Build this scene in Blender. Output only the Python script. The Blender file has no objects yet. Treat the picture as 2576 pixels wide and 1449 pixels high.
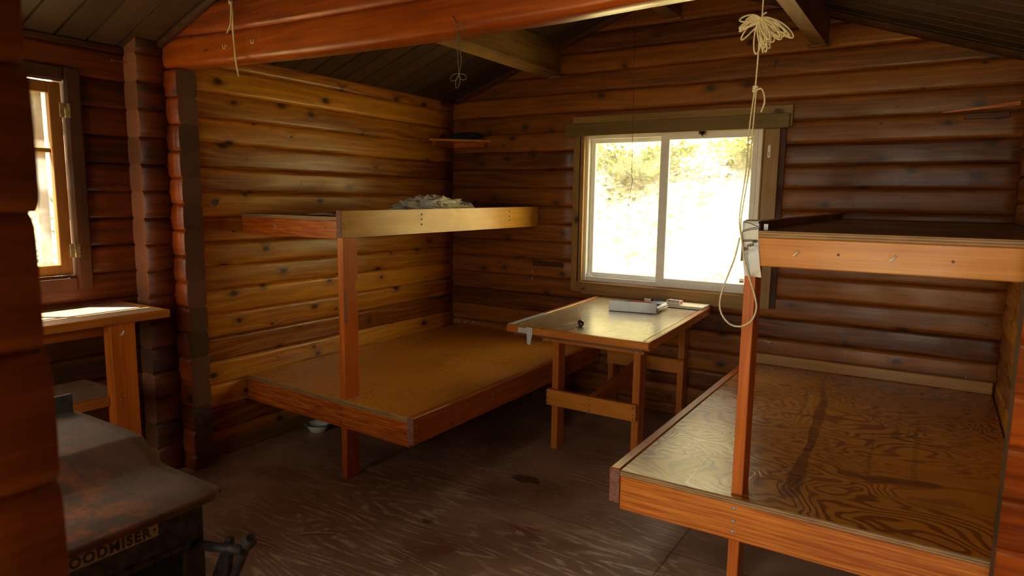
import bpy, math, random
from mathutils import Vector, Matrix, noise as mnoise
random.seed(7)
PI = math.pi
scene = bpy.context.scene
col = scene.collection

# ------------------------------------------------------------------ camera
F_PX, YAW, PITCH, ROLL, CAM_H = 1680.4, math.radians(32.361), math.radians(7.662), math.radians(-.775), 1.5
cam_data = bpy.data.cameras.new('camera')
cam = bpy.data.objects.new('camera', cam_data)
col.objects.link(cam)
scene.camera = cam
fw = Vector((-math.sin(YAW)*math.cos(PITCH), math.cos(YAW)*math.cos(PITCH), -math.sin(PITCH)))
rt = fw.cross(Vector((0, 0, 1))).normalized()
dn = fw.cross(rt)
r2 = rt*math.cos(ROLL) + dn*math.sin(ROLL)
d2 = dn*math.cos(ROLL) - rt*math.sin(ROLL)
m = Matrix((r2, -d2, -fw)).transposed().to_4x4()
m.translation = Vector((0, 0, CAM_H))
cam.matrix_world = m
cam_data.sensor_width = 36
cam_data.lens = F_PX/2576*36
cam_data.clip_start = .05
cam_data.clip_end = 200
cam_data.dof.use_dof = True
cam_data.dof.focus_distance = 3.2
cam_data.dof.aperture_fstop = 4.5

# ------------------------------------------------------------------ world, sun, exposure
w = bpy.data.worlds.new('sky'); scene.world = w; w.use_nodes = True
nt = w.node_tree
bg = nt.nodes['Background']
bg.inputs[0].default_value = (1.0, .93, .80, 1)
bg.inputs[1].default_value = 3.0
sd = bpy.data.lights.new('sun', 'SUN'); sd.energy = 26; sd.angle = math.radians(.55); sd.color = (1, .91, .70)
sun = bpy.data.objects.new('sun', sd); col.objects.link(sun)
sun.rotation_euler = Vector((.42, .33, -1.0)).to_track_quat('-Z', 'Y').to_euler()
scene.view_settings.view_transform = 'Standard'
scene.view_settings.look = 'None'
scene.view_settings.gamma = 1
scene.view_settings.use_curve_mapping = False
scene.view_settings.exposure = 1.25

def portal(name, loc, rot, sx, sy):
    l = bpy.data.lights.new(name, 'AREA'); l.shape = 'RECTANGLE'; l.size = sx; l.size_y = sy
    l.cycles.is_portal = True
    o = bpy.data.objects.new(name, l); col.objects.link(o); o.location = loc; o.rotation_euler = rot
portal('portal_back', (-1.59, 4.60, 1.43), (-PI/2, 0, 0), 1.3, 1.1)
portal('portal_left', (-3.62, 1.05, 1.56), (0, -PI/2, 0), 1.0, 1.1)
portal('portal_front', (-2.0, -1.13, 1.5), (PI/2, 0, 0), 1.25, 1.05)
portal('portal_door', (-.2, -1.13, 1.0), (PI/2, 0, 0), 1.0, 2.0)

# ------------------------------------------------------------------ constants of the room
XL, XR, YB = -3.408, .335, 4.45           # inner faces of the back room
XN, XNR, YF = -3.53, .46, -1.0            # near room
YP, TP = 2.02, .11                        # partition
RX, RZ, RS = -1.53, 2.92, .3514           # roof ridge and slope
HC = .1362                                # log course
Z_SIDE, Z_END = 2.052-15*HC, 2.126-15*HC  # seam phases
def roof(x): return RZ - RS*abs(x-RX)

# ------------------------------------------------------------------ mesh helpers
class MB:
    def __init__(s): s.v = []; s.f = []; s.m = []; s.smooth = []
    def add(s, vs, fs, mi=0, sm=False):
        b = len(s.v); s.v += [tuple(v) for v in vs]
        for f in fs: s.f.append(tuple(b+i for i in f)); s.m.append(mi); s.smooth.append(sm)
    def box(s, x0, x1, y0, y1, z0, z1, b=.003, mi=0, rot=None):
        """bevelled box; rot = (pivot, axis, angle)"""
        x0, x1 = sorted((x0, x1)); y0, y1 = sorted((y0, y1)); z0, z1 = sorted((z0, z1))
        b = min(b, (x1-x0)*.45, (y1-y0)*.45, (z1-z0)*.45)
        vs = []; idx = {}
        for i, (X, sx) in enumerate(((x0, 1), (x1, -1))):
            for j, (Y, sy) in enumerate(((y0, 1), (y1, -1))):
                for k, (Z, sz) in enumerate(((z0, 1), (z1, -1))):
                    idx[(i, j, k, 0)] = len(vs); vs.append(Vector((X, Y+sy*b, Z+sz*b)))
                    idx[(i, j, k, 1)] = len(vs); vs.append(Vector((X+sx*b, Y, Z+sz*b)))
                    idx[(i, j, k, 2)] = len(vs); vs.append(Vector((X+sx*b, Y+sy*b, Z)))
        fs = []
        I = idx
        for i in (0, 1):
            q = [I[(i, 0, 0, 0)], I[(i, 0, 1, 0)], I[(i, 1, 1, 0)], I[(i, 1, 0, 0)]]; fs.append(q if i == 0 else q[::-1])
            q = [I[(0, i, 0, 1)], I[(1, i, 0, 1)], I[(1, i, 1, 1)], I[(0, i, 1, 1)]]; fs.append(q if i == 0 else q[::-1])
            q = [I[(0, 0, i, 2)], I[(0, 1, i, 2)], I[(1, 1, i, 2)], I[(1, 0, i, 2)]]; fs.append(q if i == 0 else q[::-1])
        for j in (0, 1):
            for k in (0, 1):
                q = [I[(0, j, k, 1)], I[(0, j, k, 2)], I[(1, j, k, 2)], I[(1, j, k, 1)]]; fs.append(q if (j+k) % 2 == 0 else q[::-1])
                q = [I[(j, 0, k, 0)], I[(j, 1, k, 0)], I[(j, 1, k, 2)], I[(j, 0, k, 2)]]; fs.append(q if (j+k) % 2 == 0 else q[::-1])
                q = [I[(j, k, 0, 0)], I[(j, k, 0, 1)], I[(j, k, 1, 1)], I[(j, k, 1, 0)]]; fs.append(q if (j+k) % 2 == 0 else q[::-1])
        for i in (0, 1):
            for j in (0, 1):
                for k in (0, 1):
                    q = [I[(i, j, k, 0)], I[(i, j, k, 1)], I[(i, j, k, 2)]]; fs.append(q if (i+j+k) % 2 == 0 else q[::-1])
        if rot:
            p, ax, an = rot; R = Matrix.Rotation(an, 3, ax); p = Vector(p)
            vs = [p + R @ (v-p) for v in vs]
        s.add(vs, fs, mi)
        return s
    def hexa(s, bot, top, mi=0):
        """bot, top: 4 points each, same winding"""
        s.add(list(bot)+list(top), [(3, 2, 1, 0), (4, 5, 6, 7), (0, 1, 5, 4), (1, 2, 6, 5), (2, 3, 7, 6), (3, 0, 4, 7)], mi)
        return s
    def tube(s, pts, r, n=8, mi=0, caps=True, closed=False):
        pts = [Vector(p) for p in pts]; N = len(pts)
        rr = r if isinstance(r, (list, tuple)) else [r]*N
        rings = []; prev = None
        for i, p in enumerate(pts):
            if closed: t = pts[(i+1) % N]-pts[i-1]
            else: t = pts[min(i+1, N-1)]-pts[max(i-1, 0)]
            if t.length < 1e-9: t = Vector((0, 0, 1))
            t.normalize()
            if prev is None:
                a = Vector((0, 0, 1)) if abs(t.z) < .9 else Vector((1, 0, 0)); u = t.cross(a).normalized()
            else:
                u = prev - t*prev.dot(t)
                u = u.normalized() if u.length > 1e-6 else t.orthogonal().normalized()
            prev = u; v = t.cross(u)
            rings.append([p + (u*math.cos(2*PI*k/n)+v*math.sin(2*PI*k/n))*rr[i] for k in range(n)])
        vs = [q for R in rings for q in R]; fs = []
        for i in range(N if closed else N-1):
            a = i*n; b = ((i+1) % N)*n
            for k in range(n): fs.append((a+k, a+(k+1) % n, b+(k+1) % n, b+k))
        if caps and not closed:
            fs.append(tuple(reversed(range(n)))); fs.append(tuple((N-1)*n+k for k in range(n)))
        s.add(vs, fs, mi, True)
        return s
    def lathe(s, prof, c, n=40, mi=0):
        c = Vector(c); vs = []; fs = []
        for r, z in prof:
            for k in range(n): vs.append(c+Vector((r*math.cos(2*PI*k/n), r*math.sin(2*PI*k/n), z)))
        for i in range(len(prof)-1):
            for k in range(n): fs.append((i*n+k, i*n+(k+1) % n, (i+1)*n+(k+1) % n, (i+1)*n+k))
        s.add(vs, fs, mi, True)
        return s
    def disc(s, c, axis, r, h, n=14, mi=0):
        """short cylinder centred at c along axis vector, domed nail or bolt head"""
        c = Vector(c); a = Vector(axis).normalized(); u = a.orthogonal().normalized(); v = a.cross(u)
        vs = []; fs = []
        prof = ((r, -h), (r, h*.3), (r*.8, h*.8), (r*.4, h))
        for q, z in prof:
            for k in range(n): vs.append(c+a*z+(u*math.cos(2*PI*k/n)+v*math.sin(2*PI*k/n))*q)
        for i in range(len(prof)-1):
            for k in range(n): fs.append((i*n+k, i*n+(k+1) % n, (i+1)*n+(k+1) % n, (i+1)*n+k))
        fs.append(tuple(reversed(range(n)))); fs.append(tuple((len(prof)-1)*n+k for k in range(n)))
        s.add(vs, fs, mi, False)
        return s
    def build(s, name, mats, parent=None, org=None):
        if org is None: org = parent.location if parent is not None and parent.type == 'EMPTY' else (parent['_o'] if parent is not None and '_o' in parent else Vector((0, 0, 0)))
        org = Vector(org)
        me = bpy.data.meshes.new(name)
        me.from_pydata([tuple(Vector(v)-org) for v in s.v], [], s.f)
        if not isinstance(mats, (list, tuple)): mats = [mats]
        for mt in mats: me.materials.append(mt)
        me.polygons.foreach_set('material_index', s.m)
        me.polygons.foreach_set('use_smooth', s.smooth)
        me.update()
        o = bpy.data.objects.new(name, me); col.objects.link(o)
        if parent is not None:
            o.parent = parent
            ORG[o.name] = org
            if parent.type != 'EMPTY' and parent.parent is None and parent.name in ORG:
                pass
        else:
            o.location = org; ORG[o.name] = org
        return o
def spline(pts, n=8):
    P = [Vector(p) for p in pts]; out = []
    for i in range(len(P)-1):
        a, b, c, d = P[max(i-1, 0)], P[i], P[i+1], P[min(i+2, len(P)-1)]
        for k in range(n):
            t = k/n
            out.append(.5*((2*b)+(-a+c)*t+(2*a-5*b+4*c-d)*t*t+(-a+3*b-3*c+d)*t**3))
    out.append(P[-1]); return out
ORG = {}
def empty(name, loc):
    o = bpy.data.objects.new(name, None); o.location = loc; o.empty_display_size = .1; col.objects.link(o)
    ORG[o.name] = Vector(loc)
    return o
def part(name, mb, mat, parent):
    """child mesh given in world coordinates"""
    return mb.build(name, mat, parent, ORG[parent.name])
def tag(o, label=None, cat=None, group=None, kind=None):
    if label: o['label'] = label
    if cat: o['category'] = cat
    if group: o['group'] = group
    if kind: o['kind'] = kind
    return o
def struct(name, mb, mat):
    return tag(mb.build(name, mat), kind='structure')

# ------------------------------------------------------------------ materials
def nodemat(name):
    mt = bpy.data.materials.new(name); mt.use_nodes = True
    nt = mt.node_tree; nt.nodes.clear()
    out = nt.nodes.new('ShaderNodeOutputMaterial'); p = nt.nodes.new('ShaderNodeBsdfPrincipled')
    nt.links.new(p.outputs[0], out.inputs[0])
    return mt, nt, p
class G:
    """tiny node-graph helper"""
    def __init__(s, nt): s.nt = nt
    def n(s, t, **k):
        nd = s.nt.nodes.new(t)
        for a, b in k.items(): setattr(nd, a, b)
        return nd
    def set(s, sock, v):
        if hasattr(v, 'links') or isinstance(v, bpy.types.NodeSocket): s.nt.links.new(v, sock)
        else: sock.default_value = v
    def math(s, op, a, b=None, c=None, clamp=False):
        nd = s.n('ShaderNodeMath', operation=op, use_clamp=clamp)
        s.set(nd.inputs[0], a)
        if b is not None: s.set(nd.inputs[1], b)
        if c is not None: s.set(nd.inputs[2], c)
        return nd.outputs[0]
    def xyz(s, x, y, z):
        nd = s.n('ShaderNodeCombineXYZ'); s.set(nd.inputs[0], x); s.set(nd.inputs[1], y); s.set(nd.inputs[2], z); return nd.outputs[0]
    def noise(s, v, scale=1, detail=2, rough=.5, dist=0):
        nd = s.n('ShaderNodeTexNoise'); s.set(nd.inputs['Vector'], v); nd.inputs['Scale'].default_value = scale
        nd.inputs['Detail'].default_value = detail; nd.inputs['Roughness'].default_value = rough; nd.inputs['Distortion'].default_value = dist
        return nd.outputs[0]
    def step(s, v, a, b, lo=0., hi=1.):
        nd = s.n('ShaderNodeMapRange', interpolation_type='SMOOTHSTEP'); s.set(nd.inputs[0], v)
        s.set(nd.inputs[1], a); s.set(nd.inputs[2], b); s.set(nd.inputs[3], lo); s.set(nd.inputs[4], hi); return nd.outputs[0]
    def mix(s, f, a, b, mode='MIX'):
        nd = s.n('ShaderNodeMix', data_type='RGBA', blend_type=mode)
        s.set(nd.inputs[0], f)
        s.set(nd.inputs[6], a if not isinstance(a, tuple) else (*a, 1)); s.set(nd.inputs[7], b if not isinstance(b, tuple) else (*b, 1))
        return nd.outputs[2]
    def coords(s):
        tc = s.n('ShaderNodeTexCoord'); sp = s.n('ShaderNodeSeparateXYZ'); s.nt.links.new(tc.outputs['Object'], sp.inputs[0]); return sp.outputs
    def bump(s, h, strength, dist=.002):
        nd = s.n('ShaderNodeBump'); nd.inputs['Strength'].default_value = strength; nd.inputs['Distance'].default_value = dist
        s.set(nd.inputs['Height'], h); return nd.outputs[0]

def wood(name, dark, light, axis='X', rough=.36, coat=.25, knots=0, log=None, var=.35, streak=.5, bands=.5, wear=None, wearamt=.0, bumpk=.25, gscale=1., knotcol=(.05, .02, .008)):
    """varnished timber: grain runs along `axis`; log=(z0, course) gives each course a tone of its own"""
    mt, nt, p = nodemat(name); g = G(nt)
    X, Y, Z = g.coords()
    if axis == 'X': L, A, B = X, Z, Y
    elif axis == 'Y': L, A, B = Y, Z, X
    else: L, A, B = Z, X, Y
    oi = g.n('ShaderNodeObjectInfo')
    L = g.math('ADD', L, g.math('MULTIPLY', oi.outputs['Random'], 37.))
    tone = oi.outputs['Random']
    if log:
        idx = g.math('FLOOR', g.math('DIVIDE', g.math('SUBTRACT', Z, log[0]), log[1]))
        wn = g.n('ShaderNodeTexWhiteNoise', noise_dimensions='1D'); g.set(wn.inputs['W'], idx)
        tone = wn.outputs['Value']
        L = g.math('ADD', L, g.math('MULTIPLY', tone, 23.))
    Aw = A
    if knots:
        vo = g.n('ShaderNodeTexVoronoi', feature='F1', voronoi_dimensions='2D'); vo.inputs['Scale'].default_value = knots
        wv = g.noise(g.xyz(g.math('MULTIPLY', L, 14), g.math('MULTIPLY', A, 14), 0.), 1, 1)
        Ak = g.math('ADD', A, g.math('MULTIPLY', g.math('SUBTRACT', wv, .5), .016))
        g.set(vo.inputs['Vector'], g.xyz(g.math('MULTIPLY', L, .62), Ak, 0.))
        d = g.math('DIVIDE', vo.outputs['Distance'], knots)          # metres
        sp = g.n('ShaderNodeSeparateColor'); nt.links.new(vo.outputs['Color'], sp.inputs[0])
        kr = g.step(sp.outputs[0], .22, 1., 0., .025)
        kmask = g.step(d, g.math('MULTIPLY', kr, .35), g.math('ADD', kr, .002), .95, 0.)
        halo = g.math('MULTIPLY', g.step(d, 0., .055, 1., 0.), g.step(sp.outputs[0], .4, .7))
        Aw = g.math('ADD', A, g.math('MULTIPLY', halo, .03))
    warp = g.noise(g.xyz(g.math('MULTIPLY', L, .9), g.math('MULTIPLY', Aw, 4), g.math('MULTIPLY', B, 4)), 1, 2)
    fine = g.noise(g.xyz(g.math('MULTIPLY', L, 3*gscale), g.math('MULTIPLY', Aw, 110*gscale), g.math('MULTIPLY', B, 110*gscale)), 1, 3, .6)
    ph = g.math('ADD', g.math('MULTIPLY', warp, 14*gscale), g.math('MULTIPLY', Aw, 60*gscale))
    band = g.math('ABSOLUTE', g.math('SINE', ph))
    band = g.math('POWER', band, .6)
    big = g.noise(g.xyz(g.math('MULTIPLY', L, 1.3), g.math('MULTIPLY', A, 9), g.math('MULTIPLY', B, 9)), 1, 3)
    f = g.math('ADD', g.math('MULTIPLY', g.math('SUBTRACT', fine, .5), streak*2.2), g.math('MULTIPLY', g.math('SUBTRACT', band, .6), -bands*.7))
    f = g.math('ADD', f, g.math('MULTIPLY', g.math('SUBTRACT', big, .5), 1.3))
    f = g.math('ADD', f, g.math('MULTIPLY', g.math('SUBTRACT', tone, .5), var*2))
    f = g.math('ADD', f, .5, clamp=True)
    c = g.mix(f, dark, light)
    if wear:
        wm = g.step(g.noise(g.xyz(g.math('MULTIPLY', X, 5), g.math('MULTIPLY', Y, 5), g.math('MULTIPLY', Z, 16)), 1, 4, .65), .55, .75)
        c = g.mix(g.math('MULTIPLY', wm, wearamt), c, wear)
    if knots:
        c = g.mix(g.math('MULTIPLY', halo, .55), c, g.mix(.45, dark, knotcol))
        c = g.mix(kmask, c, knotcol)
    g.set(p.inputs['Base Color'], c)
    rn = g.step(g.noise(g.xyz(g.math('MULTIPLY', X, 4), g.math('MULTIPLY', Y, 4), g.math('MULTIPLY', Z, 7)), 1, 3), .3, .75, rough*.8, rough*1.35)
    g.set(p.inputs['Roughness'], rn)
    p.inputs['Specular IOR Level'].default_value = .32
    p.inputs['Coat Weight'].default_value = coat
    p.inputs['Coat Roughness'].default_value = .22
    p.inputs['Coat Tint'].default_value = (1, .82, .5, 1)
    g.set(p.inputs['Normal'], g.bump(g.math('ADD', fine, g.math('MULTIPLY', big, 2.)), bumpk, .002))
    return mt

def plywood(name, dark, light, axis='X', scale=1., contour=.6, rough=.3, coat=.3, stain=None):
    mt, nt, p = nodemat(name); g = G(nt)
    X, Y, Z = g.coords()
    L, A = (X, Y) if axis == 'X' else (Y, X)
    v = g.xyz(g.math('MULTIPLY', L, 3.*scale), g.math('MULTIPLY', A, 5.*scale), 3.3)
    nz = g.noise(v, 1, 2.4, .5, .5)
    ph = g.math('SINE', g.math('MULTIPLY', nz, 150.))
    ln = g.step(ph, -.2, .9)
    fine = g.noise(g.xyz(g.math('MULTIPLY', L, 8), g.math('MULTIPLY', A, 160), 0.), 1, 3, .6)
    big = g.noise(g.xyz(g.math('MULTIPLY', X, 1.6), g.math('MULTIPLY', Y, 1.6), 1.1), 1, 4)
    amt = g.step(g.noise(g.xyz(X, Y, 7.7), 1.3, 1), .35, .6, contour*.45, contour)
    f = g.math('ADD', g.math('MULTIPLY', ln, amt), g.math('MULTIPLY', g.math('SUBTRACT', fine, .5), .5))
    f = g.math('ADD', f, g.math('MULTIPLY', g.math('SUBTRACT', big, .5), -.9))
    f = g.math('ADD', f, .15, clamp=True)
    c = g.mix(f, light, dark)
    if stain:                      # long dark runs across the sheet, with a blot at the end
        wob = g.noise(g.xyz(g.math('MULTIPLY', X, 6), g.math('MULTIPLY', Y, 6), 0.), 1, 3)
        for (ax, ay, bx_, by_, w0, w1, k) in stain:
            lx, ly = bx_-ax, by_-ay; ll = max(lx*lx+ly*ly, 1e-6)
            px = g.math('ADD', g.math('SUBTRACT', X, ax), g.math('MULTIPLY', g.math('SUBTRACT', wob, .5), .05)); py = g.math('SUBTRACT', Y, ay)
            t = g.math('DIVIDE', g.math('ADD', g.math('MULTIPLY', px, lx), g.math('MULTIPLY', py, ly)), ll, clamp=True)
            ex = g.math('SUBTRACT', px, g.math('MULTIPLY', t, lx)); ey = g.math('SUBTRACT', py, g.math('MULTIPLY', t, ly))
            dd = g.math('SQRT', g.math('ADD', g.math('MULTIPLY', ex, ex), g.math('MULTIPLY', ey, ey)))
            dd = g.math('ADD', dd, g.math('MULTIPLY', g.math('SUBTRACT', wob, .5), .5*w0))
            rr = g.math('ADD', w0, g.math('MULTIPLY', t, w1-w0))
            c = g.mix(g.math('MULTIPLY', g.step(dd, g.math('MULTIPLY', rr, .7), rr, 1., 0.), k), c, tuple(q*.45 for q in dark))
    g.set(p.inputs['Base Color'], c)
    g.set(p.inputs['Roughness'], g.step(big, .3, .7, rough*.8, rough*1.4))
    p.inputs['Coat Weight'].default_value = coat; p.inputs['Coat Roughness'].default_value = .2
    g.set(p.inputs['Normal'], g.bump(g.math('ADD', fine, g.math('MULTIPLY', ln, -1.)), .3, .0012))
    return mt

def plain(name, colr, rough=.5, metal=0., nscale=40, namt=.15, bump=.1, coat=0., spec=.5):
    mt, nt, p = nodemat(name); g = G(nt)
    tc = g.n('ShaderNodeTexCoord')
    nz = g.noise(tc.outputs['Object'], nscale, 3)
    c = g.mix(g.step(nz, .3, .7), tuple(q*(1-namt) for q in colr), tuple(min(1, q*(1+namt)) for q in colr))
    g.set(p.inputs['Base Color'], c)
    p.inputs['Roughness'].default_value = rough; p.inputs['Metallic'].default_value = metal
    p.inputs['Coat Weight'].default_value = coat
    p.inputs['Specular IOR Level'].default_value = spec
    if bump: g.set(p.inputs['Normal'], g.bump(nz, bump, .001))
    return mt

def ply_edge(name):
    mt, nt, p = nodemat(name); g = G(nt); X, Y, Z = g.coords()
    s = g.math('SINE', g.math('MULTIPLY', Z, 2*PI/.0085))
    nz = g.noise(g.xyz(g.math('MULTIPLY', X, 9), g.math('MULTIPLY', Y, 9), g.math('MULTIPLY', Z, 60)), 1, 3)
    f = g.math('ADD', g.math('MULTIPLY', s, .35), nz, clamp=True)
    g.set(p.inputs['Base Color'], g.mix(f, (.13, .055, .02), (.52, .30, .12))); p.inputs['Roughness'].default_value = .6
    return mt

WD = (.24, .060, .003); WL = (.76, .32, .018)
M = {}
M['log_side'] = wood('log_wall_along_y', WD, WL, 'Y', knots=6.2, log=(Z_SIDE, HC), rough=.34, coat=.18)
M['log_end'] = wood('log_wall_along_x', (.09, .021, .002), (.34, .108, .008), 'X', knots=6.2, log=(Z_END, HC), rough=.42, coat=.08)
M['log_cut_old'] = plain('log_end_grain', (.09, .04, .02), .8, nscale=18, namt=.35, bump=.15)
def endmat(name, c, phase):
    mt, nt, p = nodemat(name); g = G(nt); X, Y, Z = g.coords()
    idx = g.math('FLOOR', g.math('DIVIDE', g.math('SUBTRACT', Z, phase), HC))
    wn = g.n('ShaderNodeTexWhiteNoise', noise_dimensions='1D'); g.set(wn.inputs['W'], idx)
    # growth rings round a heart off the middle of each log, and a drying crack
    zc = g.math('SUBTRACT', g.math('FRACT', g.math('DIVIDE', g.math('SUBTRACT', Z, phase), HC)), .5)
    nz = g.noise(g.xyz(X, Y, Z), 26, 4, .6)
    ring = g.math('SINE', g.math('MULTIPLY', g.math('ADD', g.math('ABSOLUTE', g.math('ADD', g.math('MULTIPLY', zc, HC), .05)), g.math('MULTIPLY', nz, .01)), 1500.))
    f = g.math('ADD', g.math('MULTIPLY', wn.outputs['Value'], .85), g.math('MULTIPLY', g.math('SUBTRACT', nz, .4), .6))
    f = g.math('ADD', f, g.math('MULTIPLY', ring, .06), clamp=True)
    g.set(p.inputs['Base Color'], g.mix(f, tuple(q*.45 for q in c), tuple(q*1.25 for q in c))); p.inputs['Roughness'].default_value = .8
    g.set(p.inputs['Normal'], g.bump(nz, .4, .003))
    return mt
M['log_cut'] = endmat('log_end_grain', (.12, .045, .018), Z_END)
M['log_cut_light'] = endmat('log_end_grain_lit', (.30, .11, .05), Z_SIDE)  # paler copy of the end grain, with light from the front put into its colour
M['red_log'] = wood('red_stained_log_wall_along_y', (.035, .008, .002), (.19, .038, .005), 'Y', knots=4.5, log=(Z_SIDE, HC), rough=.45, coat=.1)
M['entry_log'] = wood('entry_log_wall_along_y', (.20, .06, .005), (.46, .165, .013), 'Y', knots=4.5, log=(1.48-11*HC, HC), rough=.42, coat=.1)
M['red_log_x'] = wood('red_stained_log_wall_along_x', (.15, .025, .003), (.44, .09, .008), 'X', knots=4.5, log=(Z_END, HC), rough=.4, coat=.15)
M['beam'] = wood('tie_beam_timber', (.20, .030, .003), (.50, .115, .010), 'X', knots=2.6, rough=.34, coat=.25, var=.1)
M['purlin'] = wood('purlin_timber', (.15, .075, .022), (.34, .19, .055), 'Y', knots=2.5, rough=.5, coat=.1, var=.15)
M['bunkx'] = wood('bunk_timber_along_x', (.34, .055, .005), (.72, .21, .022), 'X', rough=.42, coat=.2, var=.1, streak=1.4, bands=.35, gscale=1.35)
M['bunkR'] = wood('pale_orange_bunk_board', (.38, .085, .010), (.76, .255, .036), 'X', rough=.42, coat=.2, var=.1, streak=1.3, bands=.35, gscale=1.35)
M['bunky'] = wood('bunk_timber_along_y', (.30, .06, .006), (.55, .16, .016), 'Y', rough=.36, coat=.25, var=.15, streak=.9, bands=.5)
M['bunkz'] = wood('bunk_timber_upright', (.40, .08, .008), (.64, .17, .018), 'Z', rough=.36, coat=.25, var=.1, streak=.8)
M['goldrail'] = wood('light_fir_rail', (.45, .21, .022), (.64, .35, .045), 'Y', rough=.30, coat=.4, var=.05, streak=.4)
M['fir_x'] = wood('light_fir_board', (.52, .17, .018), (.76, .32, .045), 'X', rough=.38, coat=.2, var=.05, streak=.7)
M['tablex'] = wood('table_timber_along_x', (.36, .10, .014), (.60, .23, .035), 'X', rough=.32, coat=.35, var=.1)
M['tabley'] = wood('table_timber_along_y', (.36, .10, .014), (.58, .22, .035), 'Y', rough=.32, coat=.35, var=.1)
M['tablez'] = wood('table_timber_upright', (.36, .095, .014), (.56, .19, .03), 'Z', rough=.32, coat=.35, var=.1)
M['casing_x'] = wood('window_casing_along_x', (.22, .115, .03), (.36, .20, .055), 'X', rough=.5, coat=.05, knots=2.2, var=.05)
M['casing_z'] = wood('window_casing_upright', (.25, .13, .035), (.42, .23, .06), 'Z', rough=.5, coat=.05, knots=2.2, var=.1)
M['darkwood_y'] = wood('dark_stained_casing', (.04, .012, .004), (.10, .028, .008), 'Y', rough=.65, coat=.0, var=.1)
M['darkwood_z'] = wood('dark_stained_casing_upright', (.04, .012, .004), (.10, .028, .008), 'Z', rough=.65, coat=.0, var=.1)
M['sash'] = wood('brown_sash', (.22, .085, .018), (.36, .14, .03), 'Z', rough=.5, coat=.1, var=.1)
M['ledger'] = wood('pale_ledger', (.30, .13, .025), (.52, .27, .06), 'X', knots=3.5, rough=.4, coat=.2, var=.05)
M['endgrain'] = plain('cut_end_grain', (.25, .10, .07), .7, nscale=90, namt=.25, bump=.3)
M['plyL'] = plywood('plywood_deck_left', (.30, .085, .007), (.62, .235, .022), 'Y', .6, .40, .34, .25)
M['plyR'] = plywood('plywood_deck_right', (.24, .06, .006), (.56, .22, .025), 'X', .62, 1.1, .28, .3,
                    stain=[(-0.200, 0.800, -0.130, 0.350, 0.012, 0.016, 0.55), (-0.130, 0.350, -0.110, 0.030, 0.02, 0.03, 0.7), (-0.110, 0.030, -0.088, -0.450, 0.028, 0.016, 0.7), (-0.088, -0.450, -0.065, -0.950, 0.018, 0.042, 0.7), (-0.250, 0.020, -0.130, 0.040, 0.018, 0.02, 0.6), (-0.230, 0.500, -0.190, 0.050, 0.006, 0.006, 0.4), (0.224, 0.000, 0.224, -0.060, 0.03, 0.03, 0.6), (0.211, 0.410, 0.220, 0.000, 0.008, 0.014, 0.3), (0.090, -0.630, 0.110, -0.630, 0.035, 0.035, 0.75), (0.170, -0.640, 0.200, -0.620, 0.045, 0.04, 0.75), (0.240, -0.610, 0.360, -0.580, 0.03, 0.03, 0.75), (0.297, 0.250, 0.301, -0.550, 0.012, 0.012, 0.35), (0.130, -0.050, 0.150, -0.600, 0.006, 0.01, 0.35)])
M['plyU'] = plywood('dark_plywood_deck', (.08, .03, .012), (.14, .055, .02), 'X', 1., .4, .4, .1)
M['edge'] = ply_edge('plywood_edge')
M['tabletop'] = plywood('table_panel', (.24, .15, .075), (.40, .27, .14), 'Y', 1.2, .12, .24, .55)
M['benchtop'] = plywood('counter_panel', (.30, .16, .09), (.50, .32, .20), 'Y', 1.2, .2, .3, .3)
M['white'] = plain('white_vinyl', (.86, .85, .80), .35, nscale=8, namt=.04, bump=0)
M['zinc'] = plain('zinc_metal', (.55, .55, .5), .4, .9, 60, .15)
M['brass'] = plain('dull_brass', (.42, .34, .18), .45, .8, 60, .2)
M['nail'] = plain('rusty_nail', (.14, .10, .07), .5, .6, 90, .3)
M['bolt'] = plain('grey_screw_head', (.35, .36, .34), .45, .7, 90, .2)
M['tape'] = plain('silver_duct_tape', (.50, .51, .52), .35, .25, 30, .08, .15)
M['rope'] = plain('off_white_cord', (.72, .62, .40), .8, nscale=300, namt=.25, bump=.5)
M['darkcord'] = plain('dark_olive_cord', (.12, .11, .06), .7, nscale=200, namt=.2)
M['blackwire'] = plain('black_wire', (.015, .013, .012), .5, nscale=50, namt=.1, bump=0)
M['blackiron'] = plain('black_cast_iron', (.040, .036, .036), .6, .1, 45, .5, .5)
M['blackcloth'] = plain('black_cloth', (.012, .014, .014), .9, nscale=60, namt=.3)
M['greycloth'] = plain('grey_cloth', (.60, .56, .46), .9, nscale=120, namt=.2, bump=.5)
M['palecloth'] = plain('pale_cloth', (.80, .75, .70), .9, nscale=120, namt=.1, bump=.3)
M['plastic'] = plain('clear_white_plastic', (.45, .40, .38), .2, nscale=20, namt=.2, bump=.4)
M['enamel'] = plain('white_enamel', (.75, .76, .72), .2, nscale=6, namt=.05, bump=0, coat=.5)
M['green'] = plain('green_enamel_rim', (.12, .35, .12), .3, nscale=6, namt=.1, bump=0)
M['paper'] = plain('white_paper', (.80, .78, .72), .8, nscale=30, namt=.05, bump=0)
M['binder'] = plain('clear_covered_white_binder', (.60, .60, .58), .18, nscale=14, namt=.08, bump=.5, coat=.8)
M['red'] = plain('red_paint', (.65, .03, .03), .4, nscale=20, namt=.1, bump=0)
M['blue'] = plain('blue_plastic', (.04, .12, .45), .35, nscale=20, namt=.1, bump=0)
M['card'] = plain('kraft_card', (.55, .36, .2), .8, nscale=50, namt=.1, bump=0)
M['blackplastic'] = plain('black_plastic', (.02, .018, .015), .3, nscale=30, namt=.2, bump=0)
M['labelcream'] = plain('cream_name_plate', (.34, .31, .16), .6, .0, 60, .15)
M['stuffing'] = plain('dark_nest', (.02, .017, .012), .95, nscale=80, namt=.4, bump=.6)
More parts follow.
